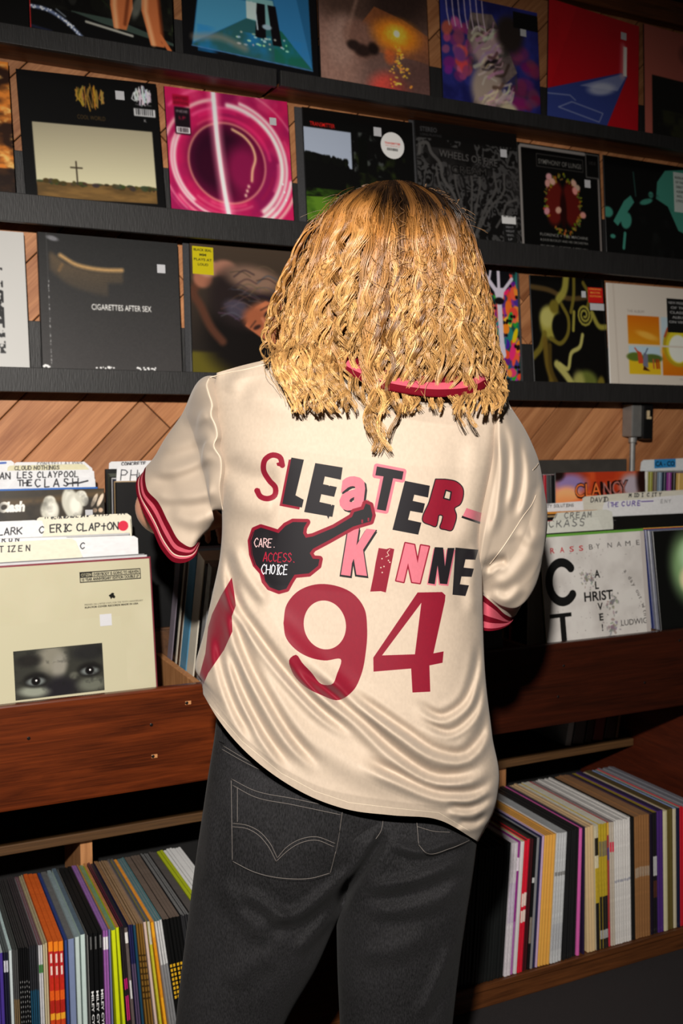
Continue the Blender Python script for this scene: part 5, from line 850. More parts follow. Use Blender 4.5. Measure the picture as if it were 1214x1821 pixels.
def shell(name, rows, vN, uN, prof, fm, mats, parent, band=None, uN2=26, uvbox=None, close=False, pw=2.5, skew=None):
    """rows: (v, pixels across the garment from its left to its right outline); prof(v) -> depth at outline, nearest depth (back), farthest depth (front)"""
    K = 27; vk = np.array([r[0] for r in rows]); ctl = np.stack([spl(r[1], K) for r in rows])      # rows, K, 2
    vv = np.linspace(0, 1, vN); C = np.stack([np.stack([cub(vk, ctl[:, k, c], vv) for k in range(K)], 1) for c in range(2)], -1)
    uu = .5 - .5 * np.cos(np.pi * np.linspace(0, 1, uN)); uu = .55 * uu + .45 * np.linspace(0, 1, uN); uf = np.linspace(1, 0, uN2 + 2)[1:-1]; uk = np.linspace(0, 1, K)
    PX = np.stack([cub(uk, C[j, :, 0], uu) for j in range(vN)]); PY = np.stack([cub(uk, C[j, :, 1], uu) for j in range(vN)])
    FX = np.stack([cub(uk, C[j, :, 0], uf) for j in range(vN)]); FY = np.stack([cub(uk, C[j, :, 1], uf) for j in range(vN)])
    pr = np.array([prof(v) for v in vv]); sh = np.maximum(0, 1 - np.abs(2 * uu - 1) ** pw) ** .5; shf = np.maximum(0, 1 - np.abs(2 * uf - 1) ** 2.3) ** .5
    D = pr[:, :1] - (pr[:, :1] - pr[:, 1:2]) * sh[None]; DF = pr[:, :1] + (pr[:, 2:3] - pr[:, :1]) * shf[None]
    if skew is not None: sk = np.array([skew(v) for v in vv])[:, None]; D = D + sk * (1 - uu)[None]; DF = DF + sk * (1 - uf)[None]
    if fm is not None: D = D - fsample(fm, PX.ravel(), PY.ravel()).reshape(D.shape) * np.clip(sh[None] * 2.2, 0, 1)
    AX, AY, AD = np.concatenate([PX, FX], 1), np.concatenate([PY, FY], 1), np.concatenate([D, DF], 1); M = AX.shape[1]
    V = ad_arr(AX.ravel(), AY.ravel(), AD.ravel()); j, k = np.mgrid[0:vN - 1, 0:M]; k2 = (k + 1) % M
    Fq = np.stack([j * M + k, (j + 1) * M + k, (j + 1) * M + k2, j * M + k2], -1).reshape(-1, 4)
    back = (k < uN - 1).ravel(); mi = np.zeros(len(Fq), int)
    if band is not None: mi = np.array([band(vv[jj]) for jj in range(vN - 1)])[j.ravel()]
    elif len(mats) > 1: mi = np.where(back, 0, 1)
    faces = [tuple(f) for f in Fq]
    if close:
        nv = len(V); V = np.concatenate([V, V[:M].mean(0)[None], V[-M:].mean(0)[None]])
        faces += [(nv, a, (a + 1) % M) for a in range(M)] + [(nv + 1, (vN - 1) * M + (a + 1) % M, (vN - 1) * M + a) for a in range(M)]; mi = np.r_[mi, np.full(2 * M, mi[0])]
    uv = None
    if uvbox is not None: uv = np.stack([(AX.ravel() - uvbox[0]) / (uvbox[2] - uvbox[0]), 1 - (AY.ravel() - uvbox[1]) / (uvbox[3] - uvbox[1])], -1); uv = np.concatenate([uv, np.zeros((len(V) - len(uv), 2))])
    return mesh_obj(name, V, faces, mats, parent, smooth=True, midx=mi, uvs=uv)
def surf(objs):
    V, Fc, n = [], [], 0
    for o in objs:
        V += [v.co.copy() for v in o.data.vertices]; Fc += [tuple(i + n for i in p.vertices) for p in o.data.polygons]; n += len(o.data.vertices)
    return BVHTree.FromPolygons(V, Fc)
def onto(bvh, pts, lift=.0012, default=1.4, smooth=False):                              # pixels to points just proud of a garment
    out = []; last = None
    for x, y in pts:
        d = Vector(ray(x, y)).normalized(); h = bvh.ray_cast(Vector(CAM), d)
        if h[0] is not None: last = h[3] - lift
        out.append(np.array(CAM) + np.array(d) * (last if last else default))
    P = np.array(out); d = P - CAM; r = np.linalg.norm(d, axis=1)
    if len(r) > 12 and smooth:                                              # seams run smoothly over the edges of the cloth
        k = 5; rp = np.pad(r, k, mode='edge'); m = np.array([np.median(rp[i:i + 2 * k + 1]) for i in range(len(r))]); m = np.minimum(m, r + .004); mp = np.pad(m, 3, mode='edge'); m = np.convolve(mp, np.ones(7) / 7, 'valid'); m = np.where(np.abs(r - m) < .003, np.minimum(r, m), m); P = CAM + d / r[:, None] * m[:, None]
    return P
PERSON_O = ad(610, 1500, 1.47); PERSON_O[2] = 0.0

# ---- jersey print
UB = (340, 600, 920, 1520)
def jersey_print():
    CRE, RED, BLK, PNK = (172, 156, 139), (112, 11, 32), (19, 16, 20), (176, 94, 106)
    c = Cv(1508, 2392, CRE, vw=580, vh=920)
    Z = lambda q: [(420 + x / 2.529 - UB[0], 780 + y / 2.529 - UB[1]) for x, y in q]
    PX = lambda q: [(x - UB[0], y - UB[1]) for x, y in q]
    def pl(q, col, off=(0, 0)): c.poly(Z([(x + off[0], y + off[1]) for x, y in q]), col)
    def ol(q, w_, col, off=(0, 0)): c.line(Z([(x + off[0], y + off[1]) for x, y in list(q) + [q[0]]]), w_ / 2.529, col)
    c.line(Z(spl([(207, 120), (196, 84), (162, 74), (130, 94), (122, 138), (148, 188), (176, 222), (172, 256), (142, 270), (108, 260), (93, 234)], 40)), 9.6, RED); pl([(180, 110), (214, 100), (208, 128), (184, 122)], RED); pl([(86, 228), (104, 224), (112, 246), (92, 254)], RED)
    Lq = [(248, 85), (304, 95), (266, 255), (303, 275), (295, 310), (207, 293)]; pl(Lq, RED, (-12, 9)); pl([(240, 96), (252, 86), (210, 292), (194, 302)], RED); pl(Lq, BLK)
    Eq = [(355, 110), (478, 130), (470, 185), (398, 170), (390, 205), (452, 218), (440, 262), (382, 250), (374, 285), (442, 300), (432, 352), (418, 350), (414, 362), (408, 348), (305, 330)]; pl(Eq, BLK)
    c.line(Z([(412, 190), (418, 212), (424, 182), (430, 210), (440, 184), (446, 214), (452, 186)]), 1.4, CRE); c.line(Z([(434, 262), (428, 300)]), 1.2, CRE)
    T = glyphs('a', .035, .1).copy(); T[..., 0] -= T[..., 0].min(); T[..., 0] /= T[..., 0].max(); T[..., 1] -= T[..., 1].min(); T[..., 1] /= T[..., 1].max()
    def aq(off): U = np.stack([420 + (466 + off[0] + T[..., 0] * 128 + (1 - T[..., 1]) * -4) / 2.529 - UB[0], 780 + (322 + off[1] - T[..., 1] * 156 + T[..., 0] * 6) / 2.529 - UB[1]], -1); return U
    c.tris(aq((9, 9)), BLK); c.tris(aq((5, 5)), BLK); c.tris(aq((0, 0)), PNK)
    Tq = [(632, 125), (752, 148), (745, 185), (705, 178), (672, 325), (632, 318), (662, 170), (625, 165)]; ol(Tq, 26, PNK); pl(Tq, BLK)
    pl([(758, 190), (870, 212), (862, 265), (800, 252), (793, 280), (848, 292), (838, 335), (782, 325), (772, 365), (832, 378), (818, 432), (702, 410)], BLK)
    Rq = spl([(897, 184), (950, 186), (990, 196), (1016, 222), (1018, 262), (1004, 296), (980, 312), (988, 345), (980, 385), (966, 412), (940, 408), (918, 402), (926, 370), (928, 345), (912, 342), (904, 370), (896, 394), (870, 386), (845, 376), (870, 280)], 90); ol(Rq, 9, BLK); pl(Rq, RED); Rc = [(942, 232), (966, 240), (960, 276), (932, 268)]; pl(Rc, CRE); ol(Rc, 6, BLK)
    pl([(1016, 346), (1108, 376), (1108, 388), (1012, 356)], BLK); pl([(1035, 312), (1114, 338), (1108, 378), (1018, 348)], PNK)
    Kq = [(505, 395), (552, 402), (540, 480), (585, 405), (628, 410), (570, 500), (588, 618), (540, 612), (528, 540), (520, 560), (513, 618), (470, 612)]; pl(Kq, BLK, (-6, 8)); pl(Kq, BLK, (6, 10)); ol(Kq, 5, BLK, (2, 3)); pl(Kq, PNK)
    pl([(640, 492), (675, 497), (690, 492), (710, 497), (704, 530), (672, 692), (650, 686), (602, 688), (618, 610), (626, 560)], RED); c.line(Z([(690, 498), (678, 512), (686, 525), (672, 532)]), 1.1, CRE)
    for x, y in ((655, 540), (690, 556), (664, 575), (656, 602), (650, 580), (684, 548)): c.ell(*Z([(x, y)])[0], 1.3, 1.3, CRE, .3)
    Nq = [(760, 470), (800, 478), (815, 560), (830, 480), (866, 486), (825, 650), (790, 645), (772, 560), (752, 645), (719, 638)]; ol(Nq, 11, RED); pl(Nq, PNK)
    N2 = [(892, 488), (930, 490), (938, 575), (950, 492), (981, 492), (948, 655), (915, 652), (905, 570), (892, 655), (862, 650)]; pl(N2, PNK, (5, 8)); pl(N2, PNK, (-5, 6)); pl(N2, BLK)
    pl([(985, 490), (1088, 500), (1075, 545), (1030, 543), (1022, 580), (1068, 585), (1058, 622), (1012, 620), (1005, 655), (1046, 660), (1030, 708), (972, 702)], BLK); pl([(1100, 478), (1114, 494), (1098, 506)], BLK)
    Gq = [(82, 412), (110, 400), (150, 412), (190, 425), (222, 392), (255, 375), (318, 376), (304, 400), (300, 425), (312, 446), (345, 440), (440, 400), (520, 352), (530, 330), (572, 318), (582, 292), (602, 300), (612, 345), (604, 372), (560, 385), (524, 396), (420, 455), (345, 495), (330, 515), (344, 540), (374, 542), (368, 572), (326, 606), (262, 612), (244, 640), (225, 675), (192, 684), (150, 668), (128, 640), (118, 600), (88, 566), (72, 520), (66, 460)]
    ol(Gq, 30, RED); pl(Gq, BLK); c.line(Z([(76, 420), (62, 450), (68, 520), (84, 570)]), 1.2, BLK); c.line(Z([(120, 590), (128, 640), (150, 672)]), 1.0, RED)
    for i in range(4): c.rect(*Z([(548 + i * 14, 368 - i * 4)])[0], *Z([(556 + i * 14, 384 - i * 4)])[0], RED if i % 2 else BLK)
    def hd(t, x, y, h, col, wp, adv, sx): p = Z([(x, y)])[0]; k = h / 2.529; c.hand(t, p[0], p[1], k, col, wp, seed=5, adv=adv, sx=sx, rot=.03)
    hd('CARE.', 80, 486, 38, (196, 160, 160), 1.5, .94, .62); hd('ACCESS.', 120, 552, 40, (150, 18, 44), 1.6, .92, .64); hd('CHOICE', 112, 608, 42, (192, 192, 198), 1.7, .92, .60)
    nine = spl([(212, 830), (225, 750), (270, 692), (350, 657), (440, 660), (528, 700), (576, 765), (588, 850), (582, 960), (562, 1060), (528, 1130), (460, 1176), (380, 1152), (300, 1108), (252, 1050), (240, 990), (268, 972), (296, 1008), (336, 1050), (388, 1106), (432, 1104), (452, 1060), (470, 992), (400, 998), (330, 984), (262, 944), (222, 892), (212, 830)], 140)
    pl(nine, RED); pl([(398 + 95 * math.cos(a) * 1.0 + 6 * math.sin(a), 838 + 110 * math.sin(a)) for a in np.linspace(0, 6.283, 60)], CRE)
    pl([(815, 692), (925, 690), (940, 704), (938, 730), (886, 966), (932, 957), (927, 1008), (868, 1020), (872, 1138), (792, 1142), (786, 1034), (617, 1048), (616, 985)], RED); pl([(832, 738), (655, 975), (803, 970)], CRE)
    side = [(412, 1027), (416, 1052), (419, 1077), (412, 1096), (413, 1123), (398, 1156), (370, 1197), (359, 1222), (353, 1207), (365, 1162), (370, 1115), (377, 1092), (393, 1059)]; c.poly(PX(side), RED)
    c.line(PX([(860, 1108), (863, 1140), (864, 1165)]), 3, PNK); c.line(PX([(868, 1225), (873, 1250), (876, 1275)]), 4, RED)
    c.line(PX([(620, 700), (680, 716), (740, 722), (800, 720), (850, 712)]), .8, (206, 190, 168)); c.line(PX([(372, 1252), (430, 1318), (500, 1375), (560, 1407), (620, 1427), (700, 1437), (780, 1445), (835, 1478)]), .7, (214, 198, 174))
    n = vnoise(c.h, c.w, 180, 2, 2)[..., None]; c.a = np.clip(c.a * (1 + (n - .5) * .05), 0, 1); return c
CREAM = (172, 156, 139)
M_print = img_mat('jersey cloth with print', jersey_print().a, rough=.58, spec=.16, sheen=.1)
M_cloth = mat('cream jersey cloth', CREAM, rough=.58, spec=.16, var=.03, scale=300, sheen=.1)
M_crim = mat('crimson rib knit', (92, 4, 20), rough=.8, spec=.08, var=.15, scale=500, bump=.3, bscale=900); M_pink = mat('pink rib knit', (176, 76, 90), rough=.8, spec=.08, var=.12, scale=500, bump=.3, bscale=900); M_pipe = mat('pale piping thread', (204, 186, 166), rough=.6)
FT = [  # folds of the back of the jersey (pixels, height mm, width px)
    ([(400, 968), (419, 1063), (470, 1144), (529, 1218), (580, 1269), (640, 1310)], -8, 9, .9), ([(411, 1056), (433, 1151), (477, 1240), (529, 1320), (580, 1372)], -8, 10, .9), ([(404, 1140), (430, 1220), (470, 1300), (520, 1370)], -6, 9, .9),
    ([(520, 1175), (580, 1226), (640, 1275), (705, 1335), (779, 1379), (837, 1372), (872, 1345)], -9, 11, .9), ([(600, 1215), (650, 1250), (720, 1298), (779, 1335), (823, 1340), (854, 1308), (872, 1225)], -9, 10, .8), ([(735, 1244), (786, 1272), (818, 1254), (846, 1188), (852, 1130)], -6, 8, .7),
    ([(745, 1278), (800, 1300), (838, 1272), (860, 1190)], -5, 7, .7), ([(640, 1345), (705, 1376), (793, 1408), (850, 1404), (882, 1372)], -8, 10, .8), ([(790, 1432), (836, 1436), (880, 1412)], -6, 8, .8), ([(810, 1462), (846, 1462), (868, 1446)], -5, 7, .8),
    ([(430, 1040), (500, 1130), (580, 1210), (680, 1290), (780, 1345), (850, 1330)], 6, 24, .1), ([(420, 1120), (470, 1220), (550, 1310), (660, 1380), (780, 1410)], 6, 24, .1), ([(384, 1120), (396, 1190), (420, 1260), (456, 1320)], -5, 9, .8),
    ([(396, 812), (420, 838), (460, 852), (500, 850)], -6, 22, .2), ([(395, 880), (440, 900), (500, 905)], 5, 24, .3), ([(892, 730), (888, 800), (876, 870), (864, 930), (858, 1000)], -9, 12, .3), ([(850, 760), (846, 850), (832, 930), (820, 990)], 5, 22, .3),
    ([(855, 960), (840, 1040), (845, 1100)], 5, 14, .4), ([(430, 690), (500, 720), (560, 730)], 4, 30, .2), ([(480, 640), (440, 660), (400, 700)], 4, 14, .4), ([(410, 960), (430, 1010), (480, 1080)], 6, 12)]
fmT = fold_map(330, 590, 920, 1530, FT)
JR = [(0, [(385, 663), (430, 650), (480, 638), (537, 623), (568, 617), (603, 648), (650, 678), (720, 697), (791, 705), (842, 699), (868, 692), (890, 697)]),
      (.06, [(378, 706), (500, 690), (640, 715), (780, 742), (898, 745)]), (.2, [(384, 800), (510, 800), (640, 815), (780, 830), (890, 830)]), (.32, [(394, 905), (510, 905), (640, 915), (770, 925), (866, 915)]),
      (.45, [(391, 988), (500, 1000), (640, 1010), (760, 1020), (858, 1015)]), (.56, [(377, 1058), (500, 1092), (640, 1112), (760, 1122), (859, 1110)]), (.68, [(361, 1130), (480, 1182), (630, 1220), (760, 1232), (864, 1210)]),
      (.80, [(347, 1186), (450, 1265), (600, 1320), (750, 1335), (876, 1310)]), (.91, [(357, 1212), (440, 1302), (560, 1376), (700, 1402), (800, 1412), (887, 1398)]), (.96, [(360, 1224), (440, 1320), (560, 1400), (700, 1430), (800, 1440), (876, 1448)]),
      (1, [(361, 1234), (385, 1275), (430, 1330), (500, 1387), (560, 1420), (620, 1440), (700, 1450), (780, 1458), (850, 1497)])]
def jprof(v):
    k = [0, .03, .08, .2, .5, .8, .95, 1]; return (float(np.interp(v, [0, .1, .8, 1], [1.475, 1.495, 1.47, 1.46])), float(np.interp(v, k, [1.455, 1.425, 1.402, 1.382, 1.372, 1.345, 1.335, 1.338])), float(np.interp(v, [0, .1, .6, 1], [1.495, 1.60, 1.62, 1.58])))
person = empty('person', PERSON_O)      # replaced below by the body mesh
J = shell('jersey', JR, 330, 230, jprof, fmT, [M_print, M_cloth], None, uvbox=UB, pw=3.3)
# ---- sleeves with striped cuffs
def bandL(v): return 0 if v < .86 else (1 if v < .893 else 2 if v < .925 else 1 if v < .95 else 3 if v < .957 else 2 if v < .968 else 1)
seamL = [(373, 671), (368, 680), (372, 703), (377, 719), (375, 738), (383, 757), (386, 776), (380, 792), (392, 815), (393, 840), (390, 865), (396, 908)]
LROWS = [(0, [(x + 15, y + 2) for x, y in [(376, 668)] + seamL[1:]]), (.05, [(376, 668)] + seamL[1:]), (.42, [(320, 742), (330, 770), (342, 800), (352, 835), (364, 880), (380, 928)]), (.62, [(292, 782), (300, 815), (316, 850), (338, 895), (358, 930), (371, 942)]), (.8, [(270, 818), (272, 846), (296, 880), (322, 930), (346, 962), (360, 953)]),
         (.86, [(260, 829), (259, 852), (263, 870), (281, 890), (301, 928), (324, 964), (340, 972), (356, 958)]), (1, [(256, 838), (243, 853), (242, 872), (251, 903), (272, 945), (289, 980), (310, 1000), (330, 1000), (346, 990), (356, 966)])]
FL = [([(280, 796), (320, 790), (360, 778), (386, 776)], 5, 13), ([(262, 834), (300, 838), (350, 822), (388, 806)], 7, 12), ([(264, 872), (300, 884), (345, 882), (390, 872)], 6, 13), ([(330, 730), (350, 745), (372, 738)], 3, 12), ([(300, 905), (340, 925), (385, 915)], 4, 14)]
def lprof(v): q = max(0, 1 - v / .05) * .03; return (1.485 + .06 * v + q * .5, 1.434 + .035 * v + q, 1.55 + .09 * v)
SL = shell('sleeve', LROWS, 150, 120, lprof, fold_map(220, 640, 420, 1020, FL), [M_cloth, M_crim, M_pink, M_pipe], J, band=bandL, skew=lambda v: .13 * min(1, max(0, v - .05) / .3))
RROWS = [(0, [(868, 694), (870, 730), (870, 800), (858, 880), (845, 950), (836, 1028)]), (.05, [(884, 693), (886, 730), (886, 800), (874, 880), (860, 950), (848, 1030)]), (.2, [(912, 730), (912, 790), (900, 870), (884, 940), (868, 990), (850, 1034)]), (.4, [(944, 785), (938, 850), (922, 920), (900, 980), (876, 1012), (851, 1037)]), (.6, [(964, 850), (962, 910), (946, 970), (916, 1010), (884, 1030), (852, 1042)]),
         (.75, [(972, 945), (962, 995), (940, 1034), (910, 1052), (880, 1052), (853, 1046)]), (.86, [(950, 1035), (940, 1062), (920, 1080), (896, 1078), (874, 1064), (854, 1051)]), (.92, [(917, 1094), (910, 1098), (900, 1094), (883, 1079), (856, 1056)]), (1, [(916, 1097), (905, 1111), (894, 1117), (872, 1122), (850, 1120)])]
FR = [([(905, 735), (914, 800), (912, 870), (900, 920)], 6, 9), ([(930, 775), (940, 830), (934, 890), (920, 930)], 7, 9), ([(960, 815), (962, 850), (952, 880)], -4, 7, .2), ([(885, 760), (892, 830), (886, 900), (872, 960)], 6, 9), ([(858, 1016), (880, 1000), (905, 996)], -8, 9, .3), ([(862, 1030), (890, 1034), (930, 1000), (955, 950)], 5, 13), ([(870, 1050), (900, 1066), (930, 1040)], 4, 10), ([(920, 940), (945, 960), (962, 940)], 4, 12)]
def bandR(v): return 0 if v < .915 else (1 if v < .937 else 2 if v < .962 else 1 if v < .979 else 2 if v < .987 else 1)
def rprof(v): q = max(0, 1 - v / .05) * .03; return (1.495 + .055 * v + q * .5, 1.42 + .055 * v + q, 1.56 + .08 * v)
SR = shell('sleeve', RROWS, 150, 120, rprof, fold_map(830, 680, 990, 1140, FR), [M_cloth, M_crim, M_pink, M_pipe], J, band=bandR, skew=lambda v: .08 * min(1, v / .5))
bv = surf([SL, SR, J])
def seam(pts, r=.0007, n=60, m=None, par=None, lift=.0006): return tube('seam', onto(bv, spl(pts, n), lift, smooth=True), r, [m or M_pipe], par or J)
seam(seamL); seam([(373, 671), (400, 664), (440, 656), (480, 645), (520, 632)], .0007); seam([(957, 824), (953, 830), (947, 836)], .0008); seam([(953, 880), (946, 896), (930, 918), (912, 946), (892, 976), (870, 1004)], .0006); seam([(886, 694), (900, 712), (908, 728)], .0008)
# ---- collar: striped rib band around the neck
def collar():
    B = spl([(566, 606), (576, 632), (604, 658), (650, 682), (720, 700), (790, 706), (846, 699), (874, 684)], 60); n = len(B); u = np.linspace(0, 1, n); dB = 1.49 - .085 * (1 - np.abs(2 * u - 1) ** 2.4) ** .5
    fu = np.linspace(0, 1, 42)[1:-1]; FX = 874 + (566 - 874) * fu; FY = 684 + (606 - 684) * fu + 60 * np.sin(np.pi * fu); FD = 1.49 + .12 * np.sin(np.pi * fu)
    X = np.r_[B[:, 0], FX]; Y = np.r_[B[:, 1], FY]; D = np.r_[dB, FD]; M = len(X); lev = np.linspace(0, 1, 13); V = []
    mx_, my = X.mean(), Y.mean() - 30
    for t in lev: V.append(ad_arr(X + (mx_ - X) * .07 * t, Y - 36 * t - 2 * math.sin(t * math.pi), D - .004 * math.sin(math.pi * min(1, t * 1.4)) + .012 * t))
    for t in lev[::-1]: V.append(ad_arr(X + (mx_ - X) * (.05 + .07 * t), Y - 34 * t, D + .012 + .008 * t))
    V = np.concatenate(V); R2 = len(lev) * 2; fs, mi = [], []
    for j in range(R2):
        for k in range(M): fs.append((j * M + k, j * M + (k + 1) % M, ((j + 1) % R2) * M + (k + 1) % M, ((j + 1) % R2) * M + k)); mi.append((0 if j < 4 else 1 if j < 8 else 0) if j < 12 else 0)
    return mesh_obj('collar', V, fs, [M_crim, M_pink], J, smooth=True, midx=mi)
COLLAR = collar()

# ---- jeans: two wide legs meeting in the seat
def denim():
    m = bpy.data.materials.new('black washed denim'); m.use_nodes = True; nt = m.node_tree; N = nt.nodes; L = nt.links; b = N['Principled BSDF']; b.inputs['Roughness'].default_value = .85; b.inputs['Specular IOR Level'].default_value = .2; b.inputs['Sheen Weight'].default_value = .02
    tc = N.new('ShaderNodeTexCoord'); n1 = N.new('ShaderNodeTexNoise'); n1.inputs['Scale'].default_value = 7; n1.inputs['Detail'].default_value = 5
    mp = N.new('ShaderNodeMapping'); mp.inputs['Scale'].default_value = (620, 620, 200); n2 = N.new('ShaderNodeTexNoise'); n2.inputs['Scale'].default_value = 1; n2.inputs['Detail'].default_value = 2
    L.new(tc.outputs['Object'], n1.inputs['Vector']); L.new(tc.outputs['Object'], mp.inputs[0]); L.new(mp.outputs[0], n2.inputs['Vector'])
    ad_ = N.new('ShaderNodeMath'); ad_.operation = 'MULTIPLY_ADD'; ad_.inputs[1].default_value = .75; L.new(n2.outputs['Fac'], ad_.inputs[0]); mu = N.new('ShaderNodeMath'); mu.operation = 'MULTIPLY'; mu.inputs[1].default_value = .45; L.new(n1.outputs['Fac'], mu.inputs[0]); L.new(mu.outputs[0], ad_.inputs[2])
    cr = N.new('ShaderNodeValToRGB'); cr.color_ramp.elements[0].position = .40; cr.color_ramp.elements[1].position = .84; cr.color_ramp.elements[0].color = (*lin((6, 6, 7)), 1); cr.color_ramp.elements[1].color = (*lin((41, 40, 42)), 1); L.new(ad_.outputs[0], cr.inputs[0]); L.new(cr.outputs[0], b.inputs['Base Color'])
    bp = N.new('ShaderNodeBump'); bp.inputs['Strength'].default_value = .25; bp.inputs['Distance'].default_value = .0006; L.new(n2.outputs['Fac'], bp.inputs['Height']); L.new(bp.outputs[0], b.inputs['Normal']); return m
M_denim = denim(); M_stitch = mat('grey stitching', (88, 82, 78), rough=.8, var=.5, scale=900)
FJ = [([(425, 1585), (470, 1610), (520, 1640)], 6, 13), ([(455, 1635), (520, 1630), (590, 1580), (640, 1530)], 8, 13), ([(380, 1560), (430, 1620), (480, 1680)], 5, 18, .3), ([(520, 1700), (560, 1660), (590, 1620)], 6, 12), ([(690, 1500), (750, 1515), (800, 1500), (845, 1490)], 7, 10), ([(640, 1580), (720, 1570), (790, 1545), (840, 1520)], 7, 13), ([(640, 1620), (720, 1618), (800, 1590), (832, 1560)], 4, 14), ([(360, 1420), (372, 1500), (366, 1580)], 4, 14), ([(625, 1700), (700, 1690), (770, 1660)], 4, 18, .3), ([(740, 1821), (780, 1740), (810, 1670)], 6, 12), ([(400, 1760), (440, 1720), (500, 1700)], 4, 20, .3), ([(390, 1310), (430, 1345), (520, 1395)], 2, 8), ([(690, 1474), (655, 1530), (612, 1595), (598, 1640)], -15, 9, .15)]
fmJ = fold_map(290, 1240, 900, 2320, FJ)
JL = [(0, [(386, 1262), (480, 1330), (600, 1385), (800, 1438)]), (.05, [(381, 1310), (480, 1365), (600, 1410), (796, 1462)]), (.11, [(371, 1372), (470, 1410), (600, 1440), (762, 1492)]), (.17, [(361, 1440), (460, 1468), (590, 1490), (706, 1524)]), (.22, [(352, 1500), (450, 1520), (570, 1535), (664, 1550)]), (.33, [(336, 1620), (430, 1630), (530, 1635), (604, 1632)]), (.43, [(322, 1730), (400, 1735), (490, 1735), (560, 1728)]), (.52, [(312, 1821), (390, 1821), (450, 1821), (507, 1821)]), (.75, [(300, 2060), (370, 2065), (430, 2062), (474, 2055)]), (1, [(318, 2296), (370, 2306), (420, 2304), (456, 2292)])]
JRr = [(0, [(470, 1360), (640, 1415), (760, 1438), (862, 1440)]), (.05, [(476, 1400), (650, 1442), (760, 1460), (858, 1466)]), (.11, [(510, 1470), (650, 1490), (770, 1495), (850, 1490)]), (.17, [(562, 1530), (660, 1535), (760, 1530), (845, 1526)]), (.22, [(596, 1570), (690, 1570), (770, 1562), (841, 1556)]), (.33, [(598, 1650), (680, 1650), (760, 1645), (828, 1640)]), (.43, [(600, 1735), (680, 1735), (750, 1732), (816, 1725)]), (.52, [(604, 1821), (670, 1821), (740, 1821), (805, 1821)]), (.75, [(612, 2060), (670, 2065), (730, 2062), (782, 2055)]), (1, [(626, 2292), (670, 2304), (720, 2304), (764, 2292)])]
def pprof(v): return (float(np.interp(v, [0, .2, .5, 1], [1.47, 1.46, 1.47, 1.49])), float(np.interp(v, [0, .06, .12, .2, .33, .5, 1], [1.40, 1.375, 1.362, 1.358, 1.372, 1.392, 1.41])), float(np.interp(v, [0, .3, 1], [1.58, 1.56, 1.56])))
A_ = shell('jeans', JL, 300, 150, pprof, fmJ, [M_denim], None, close=True, pw=2.2); B_ = shell('jeans', JRr, 300, 150, lambda v: tuple(x + .006 for x in pprof(v)), fmJ, [M_denim], None, close=True, pw=2.2)
def join(a, b, name):
    me = bpy.data.meshes.new(name); bm = bmesh.new(); bm.from_mesh(a.data); bm.from_mesh(b.data); bm.to_mesh(me); bm.free(); me.materials.append(a.data.materials[0])
    me.polygons.foreach_set('use_smooth', np.ones(len(me.polygons), bool)); o = bpy.data.objects.new(name, me); COL.objects.link(o)
    for q in (a, b): m_ = q.data; bpy.data.objects.remove(q); bpy.data.meshes.remove(m_)
    o.name = name; return o
JE = join(A_, B_, 'jeans'); bj = surf([JE])
def patch(name, poly, parent, t=.0022, m=None, nu=28, nv=28):                 # a piece of denim sewn on: follows the cloth, with its own thickness
    (a, b, c_, d) = poly; U, Vv = np.meshgrid(np.linspace(0, 1, nu), np.linspace(0, 1, nv)); top = spl(a, nu); bot = spl(b, nu)
    G = top[None] * (1 - np.linspace(0, 1, nv))[:, None, None] + bot[None] * np.linspace(0, 1, nv)[:, None, None]
    out = onto(bj, G.reshape(-1, 2), t); inn = onto(bj, G.reshape(-1, 2), -.001); N_ = nu * nv; fs = []
    for j in range(nv - 1):
        for k in range(nu - 1): q = (j * nu + k, (j + 1) * nu + k, (j + 1) * nu + k + 1, j * nu + k + 1); fs.append(q); fs.append(tuple(N_ + i for i in q[::-1]))
    rim = [k for k in range(nu)] + [j * nu + nu - 1 for j in range(1, nv)] + [(nv - 1) * nu + k for k in range(nu - 2, -1, -1)] + [j * nu for j in range(nv - 2, 0, -1)]
    for i in range(len(rim)): p, q = rim[i], rim[(i + 1) % len(rim)]; fs.append((p, q, q + N_, p + N_))
    return mesh_obj(name, np.concatenate([out, inn]), fs, [m or M_denim], parent, smooth=False)
PK = patch('pocket', ([(408, 1379), (450, 1400), (520, 1415), (612, 1434)], [(411, 1532), (450, 1552), (517, 1567), (552, 1566), (589, 1556)], 0, 0), JE)
PK2 = patch('pocket', ([(738, 1452), (790, 1458), (845, 1462)], [(742, 1502), (758, 1520), (800, 1512), (838, 1496)], 0, 0), JE)
bj2 = surf([JE, PK, PK2])
def stitch(pts, par, r=.0006, n=40): return tube('stitching', onto(bj2, spl(pts, n), .0008), r, [M_stitch], par, n=5)
for q in ([(411, 1385), (450, 1405), (520, 1420), (608, 1438)], [(413, 1396), (450, 1416), (520, 1431), (606, 1449)], [(411, 1388), (413, 1530)], [(422, 1400), (422, 1462)], [(609, 1440), (600, 1500), (587, 1553)], [(414, 1532), (450, 1550), (517, 1563), (552, 1562), (586, 1553)], [(413, 1464), (440, 1468), (460, 1478), (480, 1500), (493, 1526)], [(413, 1470), (440, 1474), (458, 1484), (476, 1504), (491, 1532)], [(493, 1526), (508, 1508), (530, 1494), (560, 1488), (596, 1500)], [(491, 1532), (510, 1514), (532, 1500), (560, 1494), (594, 1506)]): stitch(q, JE)
for q in ([(741, 1462), (744, 1500)], [(744, 1502), (758, 1517), (800, 1509), (836, 1494)], [(742, 1470), (770, 1478), (800, 1480)]): stitch(q, JE)
stitch([(396, 1326), (440, 1352), (520, 1388), (600, 1416)], JE); stitch([(394, 1332), (440, 1358), (520, 1394)], JE); stitch([(682, 1452), (676, 1480), (668, 1492)], JE); pass
